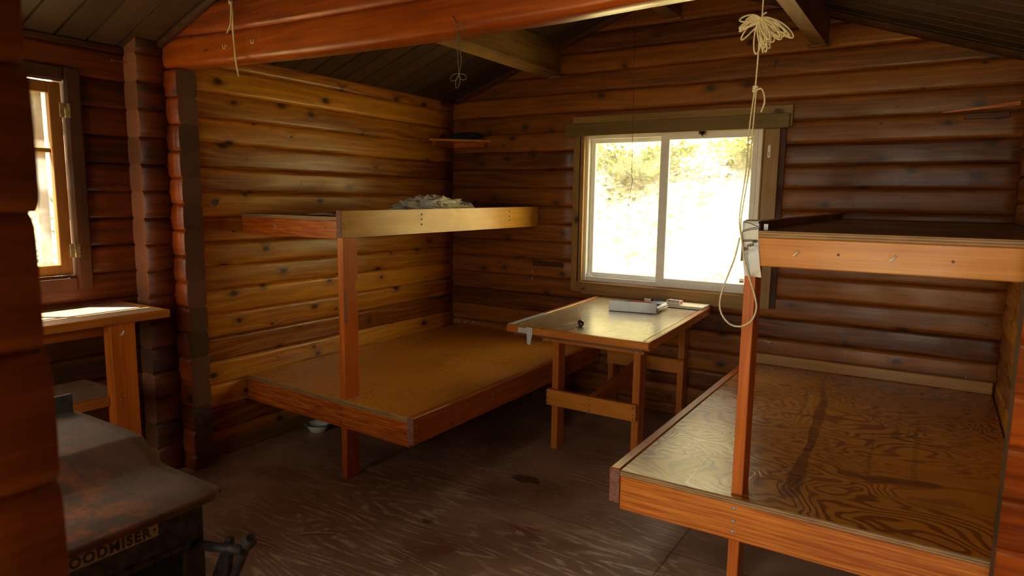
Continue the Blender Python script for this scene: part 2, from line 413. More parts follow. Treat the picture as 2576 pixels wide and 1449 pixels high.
M['paint'] = plain('chipped_white_paint', (.6, .58, .5), .8, nscale=60, namt=.2)

def mat_ceiling():
    mt, nt, p = nodemat('dark_ceiling_boards'); g = G(nt); X, Y, Z = g.coords()
    idx = g.math('FLOOR', g.math('DIVIDE', g.math('SUBTRACT', Y, 1.432), .1395))
    wn = g.n('ShaderNodeTexWhiteNoise', noise_dimensions='1D'); g.set(wn.inputs['W'], idx)
    fine = g.noise(g.xyz(g.math('MULTIPLY', X, 3), g.math('MULTIPLY', Y, 70), wn.outputs['Value']), 1, 4)
    big = g.noise(g.xyz(g.math('MULTIPLY', X, 2), g.math('MULTIPLY', Y, 4), 0.), 1, 3)
    f = g.math('ADD', g.math('MULTIPLY', wn.outputs['Value'], .5), g.math('MULTIPLY', fine, .5))
    f = g.math('ADD', f, g.math('MULTIPLY', g.math('SUBTRACT', big, .5), .6), clamp=True)
    g.set(p.inputs['Base Color'], g.mix(f, (.026, .012, .005), (.10, .050, .023)))
    p.inputs['Roughness'].default_value = .6
    g.set(p.inputs['Normal'], g.bump(fine, .25, .002))
    return mt
M['ceil'] = mat_ceiling()

def mat_floor():
    mt, nt, p = nodemat('worn_painted_plywood_floor'); g = G(nt); X, Y, Z = g.coords()
    v = g.xyz(g.math('MULTIPLY', X, .8), g.math('MULTIPLY', Y, 4.2), 0.)
    nz = g.noise(v, 1, 2, .45, .25)
    ln = g.step(g.math('SINE', g.math('MULTIPLY', nz, 95.)), .1, .9)
    brk = g.step(g.noise(g.xyz(g.math('MULTIPLY', X, 7), g.math('MULTIPLY', Y, 42), 0.), 1, 5, .7), .42, .6)
    area = g.step(g.noise(g.xyz(g.math('MULTIPLY', X, .9), g.math('MULTIPLY', Y, .9), 4.2), 1, 3), .36, .56)
    # most worn in the middle of the room where people walk
    dx = g.math('SUBTRACT', X, -1.4); dy = g.math('SUBTRACT', Y, 2.1)
    r = g.math('SQRT', g.math('ADD', g.math('MULTIPLY', dx, dx), g.math('MULTIPLY', dy, dy)))
    mid = g.step(r, .7, 1.7, 1., .12)
    c1 = g.noise(g.xyz(g.math('MULTIPLY', X, 3), g.math('MULTIPLY', Y, 3), 9.), 1, 5, .6)
    base = g.mix(g.step(c1, .3, .7), (.25, .138, .082), (.44, .26, .165))
    redm = g.math('MULTIPLY', g.step(g.noise(g.xyz(g.math('MULTIPLY', X, 2.2), g.math('MULTIPLY', Y, 5.5), 2.), 1, 4, .6), .60, .70), mid)
    base = g.mix(g.math('MULTIPLY', redm, .8), base, (.24, .055, .03))
    grit = g.step(g.noise(g.xyz(g.math('MULTIPLY', X, 90), g.math('MULTIPLY', Y, 90), 0.), 1, 3, .7), .62, .75)
    wear = g.math('MULTIPLY', g.math('MULTIPLY', ln, brk), g.math('MULTIPLY', area, mid))
    wear = g.math('ADD', wear, g.math('MULTIPLY', grit, .10), clamp=True)
    base = g.mix(g.math('MULTIPLY', wear, .85), base, (.78, .60, .44))
    # sheet joints
    def joint(c, at, period):
        q = g.math('ABSOLUTE', g.math('SUBTRACT', g.math('PINGPONG', g.math('SUBTRACT', c, at), period/2), 0.))
        return g.step(q, .0015, .004, 1., 0.)
    j = g.math('MAXIMUM', joint(Y, 2.65, 1.22), joint(X, -.852, 2.44))
    base = g.mix(g.math('MULTIPLY', j, .7), base, (.03, .016, .01))
    # old spills
    for (sx, sy, rr) in ((-1.76, 2.95, .10), (-1.02, 2.2, .035), (-1.9, 2.28, .05)):
        wob = g.noise(g.xyz(g.math('MULTIPLY', X, 12), g.math('MULTIPLY', Y, 20), 3.), 1, 4)
        ex = g.math('SUBTRACT', X, sx); ey = g.math('MULTIPLY', g.math('SUBTRACT', Y, sy), 1.8)
        dd = g.math('ADD', g.math('SQRT', g.math('ADD', g.math('MULTIPLY', ex, ex), g.math('MULTIPLY', ey, ey))), g.math('MULTIPLY', g.math('SUBTRACT', wob, .5), .22))
        base = g.mix(g.step(dd, rr*.6, rr, .7, 0.), base, (.025, .014, .01))
    g.set(p.inputs['Base Color'], base)
    g.set(p.inputs['Roughness'], g.step(c1, .3, .7, .42, .62))
    g.set(p.inputs['Normal'], g.bump(g.math('ADD', g.math('MULTIPLY', ln, area), c1), .25, .0015))
    return mt
M['floor'] = mat_floor()

def mat_stove():
    mt, nt, p = nodemat('rusted_stove_plate'); g = G(nt); X, Y, Z = g.coords()
    a = g.noise(g.xyz(X, Y, Z), 16, 6, .7); b = g.noise(g.xyz(X, Y, Z), 90, 3)
    c = g.mix(g.step(a, .35, .65), (.115, .068, .052), (.15, .078, .055))
    # orange rust near the front edge
    f = g.math('MULTIPLY', g.step(g.noise(g.xyz(g.math('MULTIPLY', X, 10), g.math('MULTIPLY', Y, 10), 5.), 1, 4, .7), .42, .62), g.step(Y, .25, .45, 1., .12))
    c = g.mix(g.math('MULTIPLY', f, .75), c, (.42, .12, .03))
    c = g.mix(g.step(g.noise(g.xyz(X, Y, 8.), 9, 4), .60, .68, 0., .7), c, (.04, .04, .045))
    g.set(p.inputs['Base Color'], c); p.inputs['Roughness'].default_value = .8; p.inputs['Metallic'].default_value = .05
    g.set(p.inputs['Normal'], g.bump(b, .5, .0015))
    return mt
M['stovetop'] = mat_stove()

def mat_glass():
    mt = bpy.data.materials.new('window_glass'); mt.use_nodes = True; nt = mt.node_tree; nt.nodes.clear(); g = G(nt)
    out = g.n('ShaderNodeOutputMaterial'); tr = g.n('ShaderNodeBsdfTransparent'); gl = g.n('ShaderNodeBsdfGlossy'); fr = g.n('ShaderNodeLayerWeight')
    gl.inputs['Roughness'].default_value = .02
    tl = g.n('ShaderNodeBsdfTranslucent'); tl.inputs[0].default_value = (.9, .9, .85, 1)
    tc = g.n('ShaderNodeTexCoord')
    smear = g.step(g.noise(tc.outputs['Object'], 5, 4, .6), .4, .75, .03, .12)
    tr.inputs[0].default_value = (.93, .95, .93, 1)
    m1 = g.n('ShaderNodeMixShader'); g.set(m1.inputs[0], smear); nt.links.new(tr.outputs[0], m1.inputs[1]); nt.links.new(tl.outputs[0], m1.inputs[2])
    m2 = g.n('ShaderNodeMixShader'); g.set(m2.inputs[0], g.math('ADD', .03, g.math('MULTIPLY', g.math('POWER', fr.outputs['Facing'], 4.), .5))); nt.links.new(m1.outputs[0], m2.inputs[1]); nt.links.new(gl.outputs[0], m2.inputs[2])
    nt.links.new(m2.outputs[0], out.inputs[0])
    return mt
M['glass'] = mat_glass()

def mat_leaf(name, c1, c2):
    mt = bpy.data.materials.new(name); mt.use_nodes = True; nt = mt.node_tree; nt.nodes.clear(); g = G(nt)
    out = g.n('ShaderNodeOutputMaterial'); d = g.n('ShaderNodeBsdfDiffuse'); t = g.n('ShaderNodeBsdfTranslucent'); mx = g.n('ShaderNodeMixShader'); mx.inputs[0].default_value = .45
    ge = g.n('ShaderNodeNewGeometry')
    c = g.mix(ge.outputs['Random Per Island'], c1, c2)
    g.set(d.inputs[0], c); g.set(t.inputs[0], c)
    nt.links.new(d.outputs[0], mx.inputs[1]); nt.links.new(t.outputs[0], mx.inputs[2]); nt.links.new(mx.outputs[0], out.inputs[0])
    return mt
M['leaf'] = mat_leaf('spring_leaves', (.04, .055, .006), (.16, .15, .022))
M['leafdk'] = mat_leaf('dark_conifer_leaves', (.015, .022, .004), (.06, .065, .014))  # darker green pair for the evergreen shrubs
M['bark'] = plain('pale_twig_bark', (.42, .36, .28), .8, nscale=40, namt=.3)
def mat_ground():
    mt, nt, p = nodemat('dry_leaf_litter_slope'); g = G(nt); tc = g.n('ShaderNodeTexCoord'); v = tc.outputs['Object']
    a = g.noise(v, .7, 4); b = g.noise(v, 9, 5, .7)
    c = g.mix(g.step(b, .35, .65), (.22, .16, .07), (.66, .54, .28))
    c = g.mix(g.step(g.noise(v, 7, 6, .8), .48, .56), c, (.022, .02, .006))  # dark speckles: shadows among the dead leaves, painted into the colour
    c = g.mix(g.step(a, .5, .65), c, g.mix(g.step(b, .4, .6), (.14, .18, .04), (.42, .44, .14)))
    g.set(p.inputs['Base Color'], c); p.inputs['Roughness'].default_value = .95
    return mt
M['ground'] = mat_ground()

# ------------------------------------------------------------------ log walls
def log_profile(h, depth, groove=.012, n=15):
    """(offset into room, z) from seam to seam; slightly cambered face, rounded arrises"""
    pts = []
    for i in range(n+1):
        t = i/n
        t = .5-.5*math.cos(PI*t)                       # denser near the seams
        u = abs(2*t-1)
        pts.append((-groove*(max(0, u-.76)/.24)**2.2-.0025*u*u, t*h))
    return pts
def log_wall(axis, face, out, a0, a1, z0, z1, phase, thick, holes=(), top=None, both=False, mcut=1, seed=0, groove=.012, jit=.003, ej=.0025):
    """axis 'X' or 'Y': direction the logs run; face: coordinate of the inner face; out=+1/-1: side the room lies on;
    holes: (a_lo, a_hi, z_lo, z_hi); top: function(a)->z of roof (gable)"""
    rnd = random.Random(seed); mb = MB()
    k0 = math.floor((z0-phase)/HC); k = k0
    while phase+k*HC < z1-1e-4:
        zb = phase+k*HC; zt = zb+HC; lo = max(zb, z0); hi = min(zt, z1)
        off = rnd.uniform(-jit, jit); ph = rnd.uniform(0, 50)
        spans = [(a0, a1)]
        for (h0, h1, hz0, hz1) in holes:
            if hi > hz0+.02 and lo < hz1-.02:
                ns = []
                for s0, s1 in spans:
                    if h0 > s0 and h1 < s1: ns += [(s0, h0), (h1, s1)]
                    elif h1 <= s0 or h0 >= s1: ns.append((s0, s1))
                    elif h0 <= s0: ns.append((h1, s1))
                    else: ns.append((s0, h0))
                spans = ns
        prof = [(o, z) for o, z in log_profile(HC, thick, groove)]
        prof = [(o, min(max(zb+z, lo), hi)) for o, z in prof]
        for s0, s1 in spans:
            if not top: s0 += rnd.uniform(-ej, ej); s1 += rnd.uniform(-ej, ej)
            n = max(1, int((s1-s0)/.16)); P = len(prof)
            def ends(z):
                b0, b1 = s0, s1
                if top:
                    half = (RZ+.03-z)/RS
                    b0 = max(b0, RX-half); b1 = min(b1, RX+half)
                    if b1 < b0+.01: b0 = b1 = RX if s0 < RX < s1 else (s0 if RX < s0 else s1)
                return b0, b1
            if top and ends(lo)[1]-ends(lo)[0] < .03: continue
            vs = []; fs = []
            for i in range(n+1):
                t = i/n
                for side in (1, -1):
                    pr = prof if side == 1 else prof[::-1]
                    for (o, z) in pr:
                        b0, b1 = ends(z); a = b0+(b1-b0)*t
                        wv = .0022*mnoise.noise(Vector((a*1.7+ph, z*9, k)))
                        if side == 1: c = face + out*(o+off+wv)
                        else: c = face - out*(thick + (o if both else 0))
                        vs.append((a, c, z) if axis == 'X' else (c, a, z))
            R = 2*P
            for i in range(n):
                for j in range(R):
                    a_, b_ = i*R+j, i*R+(j+1) % R; q = (a_, b_, b_+R, a_+R)
                    fs.append(q)
            nside = len(fs)
            mb.add(vs, fs, 0, True)
            base = len(mb.v)-len(vs)
            mb.f.append(tuple(base+j for j in range(R))[::-1]); mb.m.append(mcut); mb.smooth.append(False)
            mb.f.append(tuple(base+n*R+j for j in range(R))); mb.m.append(mcut); mb.smooth.append(False)
        k += 1
    return mb
def fix_normals(o):
    import bmesh
    bm = bmesh.new(); bm.from_mesh(o.data); bmesh.ops.recalc_face_normals(bm, faces=bm.faces); bm.to_mesh(o.data); bm.free()
    return o
TH = .12
WIN = (-2.235, -.965, .885, 1.965)        # opening in the back wall
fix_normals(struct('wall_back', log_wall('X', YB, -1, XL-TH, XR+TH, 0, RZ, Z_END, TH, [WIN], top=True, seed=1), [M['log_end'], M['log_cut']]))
fix_normals(struct('wall_left.002', log_wall('Y', XL, 1, 1.88, 2.075, 0, 2.262, Z_SIDE, TH-.002, seed=2, both=True), [M['red_log'], M['log_cut_light']]))
fix_normals(struct('wall_left', log_wall('Y', XL, 1, 2.0755, YB+.0, 0, 2.262, Z_SIDE, TH-.002, seed=2, both=True), [M['log_side'], M['log_cut_light']]))
fix_normals(struct('wall_right', log_wall('Y', XR, -1, 1.88, YB+.0, 0, 2.262, Z_SIDE, TH, seed=3), [M['log_side'], M['log_cut']]))
LW = (.72, 1.60, 1.085, 2.02)
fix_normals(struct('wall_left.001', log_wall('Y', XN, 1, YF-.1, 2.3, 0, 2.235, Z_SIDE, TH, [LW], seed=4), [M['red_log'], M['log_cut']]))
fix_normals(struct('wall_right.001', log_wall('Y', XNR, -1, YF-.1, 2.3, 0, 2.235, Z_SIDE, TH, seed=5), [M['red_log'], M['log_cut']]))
FW = (-2.65, -1.35, .95, 2.0); FD = (-.70, .30, 0., 2.02)
fix_normals(struct('wall_front', log_wall('X', YF, 1, XN-.1, XNR+.1, 0, RZ, Z_END, TH, [FW, FD], top=True, seed=6), [M['red_log_x'], M['log_cut']]))
# partition between the rooms: two short stubs
fix_normals(struct('wall_partition', log_wall('X', YP, -1, XL-.05, -3.30, 0, 2.126, Z_END, TP, seed=7, both=True, groove=.012), [M['red_log_x'], M['log_cut']]))
fix_normals(struct('wall_partition.001', log_wall('X', YP, -1, .195, XNR+.05, 0, 2.126, Z_END, TP, seed=8, both=True, groove=.012), [M['red_log_x'], M['log_cut']]))
# log wall end beside the camera
fix_normals(struct('wall_entry', log_wall('Y', -.728, 1, YF+.0, .300, 0, 2.62, 1.48-11*HC, .13, seed=9, both=True, groove=.010), [M['entry_log'], M['log_cut']]))

# ------------------------------------------------------------------ floor and ceiling
mb = MB(); mb.box(XN-.15, XNR+.15, YF-.15, YB+.15, -.06, 0, .001)
struct('floor', mb, M['floor'])
def ceiling_boards(side):
    mb = MB(); y = 1.432-18*.1395
    while y < YB+.14:
        for (s0, s1) in ((0, 2.10),):
            n = 4
            def P(s, dy, dz):
                x = RX+side*s; z = RZ-RS*s + dz
                return (x, y+dy, z)
            w_ = .1395
            prof = ((0, .012), (.0035, .012), (.0065, 0), (w_-.0065, 0), (w_-.0035, .012), (w_, .012))
            vs = []; fs = []
            for s in (s0, s1):
                for dy, dz in prof: vs.append(P(s, dy, dz))
            for k in range(5): fs.append((k, k+1, k+7, k+6))
            mb.add(vs, fs)
            mb.add([P(s0, 0, .03), P(s0, w_, .03), P(s1, w_, .03), P(s1, 0, .03)], [(0, 1, 2, 3)])
        y += .1395
    return mb
mbc = ceiling_boards(-1); m2 = ceiling_boards(1); mbc.add(m2.v, m2.f)
struct('ceiling', mbc, M['ceil'])
# quarter-round mouldings where the roof boards meet the gable walls, and along the eaves
def slope_strip(y0, y1, xa, xb, dz0, dz1):
    mb = MB()
    n = 10
    for (a, b) in ((xa, RX), (RX, xb)):
        if (a < RX) != (b <= RX) and a != RX and b != RX: pass
        ring = []
        for x in (a, b):
            z = roof(x)
            pts = [(x, y0, z-dz0)]
            for k in range(5):
                t = k/4*PI/2
                pts.append((x, y0+(y1-y0)*math.sin(t), z-dz0-(dz1-dz0)*math.cos(t)))
            ring.append(pts)
        P = len(ring[0])
        mb.add(ring[0]+ring[1], [(k, (k+1) % P, P+(k+1) % P, P+k) for k in range(P)]+[tuple(range(P)), tuple(range(2*P-1, P-1, -1))])
    return mb
struct('trim_1', slope_strip(YB-.003, YB-.035, -3.36, .30, .0, .035), M['darkwood_y'])
struct('trim_2', slope_strip(YP-.003, YP-.032, -3.44, .38, .0, .032), M['darkwood_y'])
mb = MB()
mb.box(XN+.002, XN+.022, YF, 1.876, 2.190, 2.218, .004)
struct('trim_3', mb, M['darkwood_y'])
mb = MB(); mb.box(XL-.004, XL+.016, 2.15, 4.44, .0, .085, .006); struct('baseboard_left', mb, M['purlin'])

# ------------------------------------------------------------------ tie beam over the opening, with gable log above it
beam = empty('tie_beam', (-1.5, YP+.05, 2.1))
tag(beam, 'long orange-stained tie beam across the room, sagging, with small white cup hooks', 'beam')
def sag_log(x0, x1, zb, zt, y0, y1, groove):
    mb = MB(); n = 40; vs = []; prof = []
    for i in range(13):
        t = .5-.5*math.cos(PI*i/12); u = abs(2*t-1); prof.append((-groove*(max(0, u-.72)/.28)**2.2-.002*u*u, t))
    for i in range(n+1):
        x = x0+(x1-x0)*i/n
        a, b = zb(x), zt(x)
        for o, t in prof: vs.append((x, y0-o, a+(b-a)*t))
        for o, t in prof[::-1]: vs.append((x, y1+o, a+(b-a)*t))
    R = 26; fs = []
    for i in range(n):
        for j in range(R): fs.append((i*R+j, i*R+(j+1) % R, (i+1)*R+(j+1) % R, (i+1)*R+j))
    mb.add(vs, fs, 0, True)
    mb.add(vs[:R], [tuple(range(R))], 0); mb.add(vs[-R:], [tuple(range(R))], 0)
    return mb
def zbot(x):
    pts = ((-3.45, 2.133), (-3.27, 2.131), (-2.82, 2.113), (-2.31, 2.101), (-1.7, 2.094), (-1.15, 2.097), (-.83, 2.107), (-.2, 2.122), (.45, 2.134))
    for (a, b), (c, d) in zip(pts, pts[1:]):
        if a <= x <= c: return b+(d-b)*(x-a)/(c-a)
    return pts[0][1] if x < pts[0][0] else pts[-1][1]
def ztop(x): return zbot(x)+.1435-.004*math.sin((x+3.4)*1.0)
fix_normals(part('beam_timber', sag_log(-3.44, .44, zbot, ztop, YP, YP+TP, .016), M['beam'], beam))
mb = MB()
# gable log lying on the tie beam, its ends cut to the roof slope
def gable(x0, x1, zb, zt):
    return sag_log(x0, x1, zb, zt, YP, YP+TP, .016)
z2 = lambda x: min(ztop(x)+.146, roof(x)+.01)
g1 = gable(-3.40, .36, lambda x: min(ztop(x)+.0005, roof(x)-.0), lambda x: max(ztop(x)+.001, z2(x)))
fix_normals(struct('wall_gable', g1, [M['red_log_x']]))
# small holes, hooks and nails on the beam
def hook(c, s=.011, out=(0, -1, 0), flip=1):
    c = Vector(c); o = Vector(out); pts = []
    side = Vector((0, 0, 1)).cross(o)*flip
    pts.append(c+Vector((0, 0, 0))); pts.append(c+o*s*.9)
    for k in range(9):
        a = PI*(-.15+k/8*1.3)
        pts.append(c+o*s*1.1+side*(-s*.9*(1-math.cos(a))*.9)+Vector((0, 0, -s*.95*math.sin(a))))
    return MB().tube(pts, .0016, 6)
for (x, z) in ((-2.868, 2.186), (-2.662, 2.186)):
    part('cup_hook', hook((x, YP-.001, z), .013), M['white'], beam)
for (x, z, a) in ((-3.03, 2.185, -.6), (-1.12, 2.16, .3)):
    part('nail', MB().tube([(x, YP+.01, z), (x+.006, YP-.02, z-.004), (x+.035, YP-.035, z-.022)], .0017, 6), M['nail'], beam)
part('nail', MB().tube([(-1.56, YP+.01, 2.155), (-1.53, YP-.02, 2.14), (-1.503, YP-.03, 2.105)], .0022, 6), M['nail'], beam)

# ------------------------------------------------------------------ purlins under the roof
def purlin(x, w_, ztop_, zbot_, label, tilt=0.):
    o = empty('roof_purlin', (x, 3.3, zbot_)); tag(o, label, 'beam', )
    mb = MB()
    sl = -RS if x > RX else RS
    if abs(x-RX) < .15: sl = 0
    # section with bottom edge canted like the rafters' slope
    y0, y1 = YF+.02, YB-.004
    P0 = [(x-w_/2, zbot_-sl*w_/2*tilt), (x+w_/2, zbot_+sl*w_/2*tilt), (x+w_/2, ztop_+sl*w_/2), (x-w_/2, ztop_-sl*w_/2)]
    mb.hexa([(a, y0, b) for a, b in P0], [(a, y1, b) for a, b in P0])
    fix_normals(part('purlin_timber', mb, M['purlin'], o))
    m2 = MB(); zz = zbot_-.014
    m2.box(x-w_/2-.012, x+w_/2+.012, YB-.03, YB-.002, zz, zbot_+.0, .004)
    part('support_cleat', m2, M['purlin'], o)
    return o
pl = purlin(-2.468, .093, roof(-2.468), 2.392, 'dark roof purlin left of the ridge with a lit tan underside', 1.)
part('nail', MB().tube([(-2.424, 3.42, 2.462), (-2.40, 3.43, 2.452), (-2.37, 3.44, 2.462)], .0018, 5), M['nail'], pl)
purlin(-1.585, .10, roof(-1.585)-.0, 2.69, 'highest dark purlin under the roof ridge, half hidden behind the tie beam')
pr = purlin(-.683, .10, roof(-.683), 2.425, 'dark roof purlin right of the ridge, above the white rope bundle', 1.)
part('nail', MB().tube([(-.63, 3.3, 2.52), (-.60, 3.31, 2.515), (-.57, 3.36, 2.512)], .0014, 5), M['bolt'], pr)

# ------------------------------------------------------------------ back window
W1 = fix_normals(tag(MB().box(-2.235, -.965, YB-.02, YB+.15, .885, .893, .002).build('window_1', M['casing_x']), kind='structure'))
ORG['window_1'] = Vector((0, 0, 0))
mb = MB()
yf0, yf1 = 4.475, 4.555
mb.box(-2.225, -2.190, yf0, yf1, .893, 1.957, .002); mb.box(-1.005, -.970, yf0, yf1, .893, 1.957, .002)
mb.box(-2.19, -1.005, yf0, yf1, .893, .918, .002); mb.box(-2.19, -1.005, yf0, yf1, 1.930, 1.957, .002)
for dy in (.0, .026, .052): mb.box(-2.19, -1.005, yf0+dy, yf0+dy+.006, .918, .930, .001)
part('window_frame', mb, M['white'], W1)
def sash(x0, x1, z0, z1, y0, y1, wl, wr, wb, wt):
    mb = MB(); mb.box(x0, x0+wl, y0, y1, z0, z1, .003); mb.box(x1-wr, x1, y0, y1, z0, z1, .003)
    mb.box(x0+wl, x1-wr, y0, y1, z0, z0+wb, .003); mb.box(x0+wl, x1-wr, y0, y1, z1-wt, z1, .003)
    return mb
s1 = part('sliding_sash', sash(-2.188, -1.60, .928, 1.932, 4.515, 4.54, .034, .04, .034, .03), M['white'], W1)
part('pane', MB().box(-2.158, -1.635, 4.525, 4.529, .958, 1.906, .0005), M['glass'], s1)
s2 = part('fixed_sash', sash(-1.648, -1.006, .925, 1.935, 4.478, 4.508, .062, .034, .034, .028), M['white'], W1)
part('pane', MB().box(-1.59, -1.036, 4.49, 4.494, .955, 1.91, .0005), M['glass'], s2)
mb = MB(); mb.box(-2.186, -2.166, 4.492, 4.506, .930, .956, .003); mb.box(-2.166, -2.146, 4.492, 4.506, .930, .938, .002); mb.disc((-2.176, 4.491, .944), (0, -1, 0), .004, .001, 10)
part('corner_latch', mb, M['white'], W1)
mb = MB(); mb.box(-1.075, -1.045, 4.4885, 4.4895, .968, .986, .0002); mb.hexa([(-1.08, 4.4885, .987), (-1.04, 4.4885, .987), (-1.04, 4.4895, .987), (-1.08, 4.4895, .987)], [(-1.075, 4.4885, .995), (-1.045, 4.4885, .995), (-1.045, 4.4895, .995), (-1.075, 4.4895, .995)])
part('sticker', mb, M['card'], W1)
yc = YB-.030
part('header_board', MB().box(-2.345, -.812, yc-.022, yc+.004, 1.948, 2.036, .003), wood('dark_olive_header', (.13, .078, .022), (.21, .125, .035), 'X', rough=.6, coat=0, knots=2.2, var=.02), W1)  # header board is a darker olive wood of its own
part('header_back_board', MB().box(-2.30, -.800, yc+.004, YB-.0, 1.955, 2.088, .003), M['casing_x'], W1)
part('side_casing', MB().box(-2.274, -2.200, yc, yc+.022, .818, 1.948, .003), M['casing_z'], W1)
part('side_casing', MB().box(-.958, -.866, yc, yc+.022, .818, 1.948, .003), M['casing_z'], W1)
part('backing_strip', MB().box(-2.296, -2.21, yc+.022, YB, .825, 1.95, .002), M['casing_z'], W1)
part('backing_strip', MB().box(-.95, -.832, yc+.022, YB, .825, 1.95, .002), M['darkwood_z'], W1)
part('sill_board', MB().box(-2.199, -.959, yc, yc+.022, .805, .893, .003), M['casing_x'], W1)
mb = MB(); mb.box(-2.235, -2.226, YB-.03, YB+.12, .893, 1.957, .001); mb.box(-.969, -.960, YB-.03, YB+.12, .893, 1.957, .001); mb.box(-2.23, -.965, YB-.03, YB+.12, 1.957, 1.966, .001)
part('jamb_lining', mb, M['casing_z'], W1)
mb = MB(); mb.box(-.932, -.914, yc-.006, yc, 1.770, 1.848, .005); part('plastic_hook_plate', mb, M['white'], W1)
part('plastic_hook', MB().tube([(-.923, yc-.005, 1.803), (-.923, yc-.016, 1.797), (-.923, yc-.018, 1.788), (-.925, yc-.01, 1.785)], .0025, 6), M['zinc'], W1)
part('hook', MB().tube([(-2.262, yc-.002, 1.545), (-2.255, yc-.012, 1.549), (-2.248, yc-.008, 1.540), (-2.243, yc-.004, 1.547)], .0022, 6), M['zinc'], W1)
# dark fuzzy nest hanging from the header
mb = MB(); rn = random.Random(5)
for i in range(150):
    a = rn.uniform(0, 2*PI); e = rn.uniform(-1, 1); r = rn.uniform(.015, .036)
    c = Vector((-1.345, 4.42, 1.942)); d = Vector((math.cos(a)*math.sqrt(1-e*e), .5*math.sin(a)*math.sqrt(1-e*e)-.3, e))
    mb.tube([c+d*.003, c+d*r*.6+Vector((0, 0, .004)), c+d*r], [.004, .0022, .0006], 4)
nest = tag(mb.build('spider_nest', M['stuffing'], None, (-1.345, 4.42, 1.94)), 'small dark fuzzy nest clinging under the header of the back window', 'nest')

# ------------------------------------------------------------------ left window
xw = XN
W2 = tag(MB().box(xw-.12, xw+.01, .72, 1.60, 1.085, 1.093, .001).build('window_2', M['darkwood_y']), kind='structure'); ORG['window_2'] = Vector((0, 0, 0))
def frame4(y0, y1, z0, z1, t, x0, x1, b=.005):
    mb = MB()
    mb.box(x0, x1, y0-t, y0, z0-t, z1+t, b); mb.box(x0, x1, y1, y1+t, z0-t, z1+t, b); mb.box(x0, x1, y0, y1, z0-t, z0, b); mb.box(x0, x1, y0, y1, z1, z1+t, b)
    return mb
part('window_casing', frame4(.735, 1.590, 1.098, 2.012, .072, xw+.002, xw+.034, .010), M['darkwood_z'], W2)
sw = part('casement_sash', frame4(.80, 1.530, 1.155, 1.955, .052, xw-.03, xw+.006, .003), M['sash'], W2)
part('pane', MB().box(xw-.022, xw-.018, .80, 1.53, 1.155, 1.955, .0005), M['glass'], sw)
mb = MB(); mb.box(xw-.034, xw-.012, .80, 1.53, 1.683, 1.705, .003); mb.box(xw-.034, xw-.012, 1.15, 1.175, 1.155, 1.955, .003)
part('muntin', mb, M['casing_z'], sw)
part('exterior_frame', frame4(.80, 1.487, 1.12, 1.97, .05, xw-.12, xw-.08, .003), M['casing_z'], W2)
for z in (1.88, 1.222):
    mb = MB(); mb.box(xw+.034, xw+.0365, 1.560, 1.606, z-.033, z+.033, .001); mb.tube([(xw+.038, 1.583, z-.034), (xw+.038, 1.583, z+.034)], .0045, 8)
    for a, b in ((1.567, .022), (1.599, .022), (1.567, -.022), (1.599, -.022)): mb.disc((xw+.037, a, z+b), (1, 0, 0), .003, .001, 8)
    part('hinge', mb, M['brass'], W2)
# front window and doorway behind the camera
W3 = tag(MB().box(-2.65, -1.35, YF-.11, YF-.0, .95, .958, .001).build('window_3', M['casing_x']), kind='structure'); ORG['window_3'] = Vector((0, 0, 0))
mb = MB(); mb.box(-2.65, -2.6, YF-.08, YF-.03, .958, 2., .002); mb.box(-1.4, -1.35, YF-.08, YF-.03, .958, 2., .002); mb.box(-2.6, -1.4, YF-.08, YF-.03, .958, 1., .002); mb.box(-2.6, -1.4, YF-.08, YF-.03, 1.96, 2., .002); mb.box(-2.02, -1.98, YF-.08, YF-.03, 1., 1.96, .002)
part('window_frame', mb, M['white'], W3)
part('pane', MB().box(-2.6, -1.4, YF-.057, YF-.053, 1., 1.96, .0005), M['glass'], W3)
mb = MB(); mb.box(-.70, -.66, YF-.11, YF+.01, 0, 2.02, .003); mb.box(.26, .30, YF-.11, YF+.01, 0, 2.02, .003); mb.box(-.66, .26, YF-.11, YF+.01, 1.98, 2.02, .003)
tag(mb.build('door_1', M['casing_z']), kind='structure')

# ------------------------------------------------------------------ left double bunk
def bolts(parent, pts, axis, mat='bolt', r=.0055, name='screw'):
    mb = MB()
    for p in pts: part(name, MB().disc(p, axis, r, .0022), M[mat], parent)
def skew(mb, x0, y0, k):
    """lean the plan slightly: y += k*(x0-x) (the bunk is not quite square to the room)"""
    mb.v = [(x, y+k*(x0-x), z) for x, y, z in mb.v]; return mb
bl = empty('bunk_bed', (-2.75, 3.4, 0)); tag(bl, 'left two-tier plywood bunk with a short light rail upper shelf and wide lower deck', 'bunk bed')
K = .045
zb = .437
part('deck', skew(MB().box(-3.395, -2.078, 2.372, 4.438, .4165, zb, .001), -2.08, 0, K), M['plyL'], bl)
part('deck_edge', skew(MB().box(-3.395, -2.078, 2.366, 2.372, .4165, zb-.0005, .0005), -2.08, 0, K), M['edge'], bl)
fb = part('front_board', skew(MB().box(-3.395, -2.079, 2.368, 2.406, .290, .4165, .002), -2.08, 0, K), M['bunkx'], bl)
rail = part('side_rail', MB().box(-2.078, -2.038, 2.352, 4.440, .312, .450, .004), M['bunky'], bl)
part('rail_end', MB().box(-2.0775, -2.0385, 2.3505, 2.352, .314, .448, .0005), M['endgrain'], bl)
part('support_post', MB().box(-2.588, -2.549, 2.408, 2.498, 0, .4165, .002), M['bunkz'], bl)
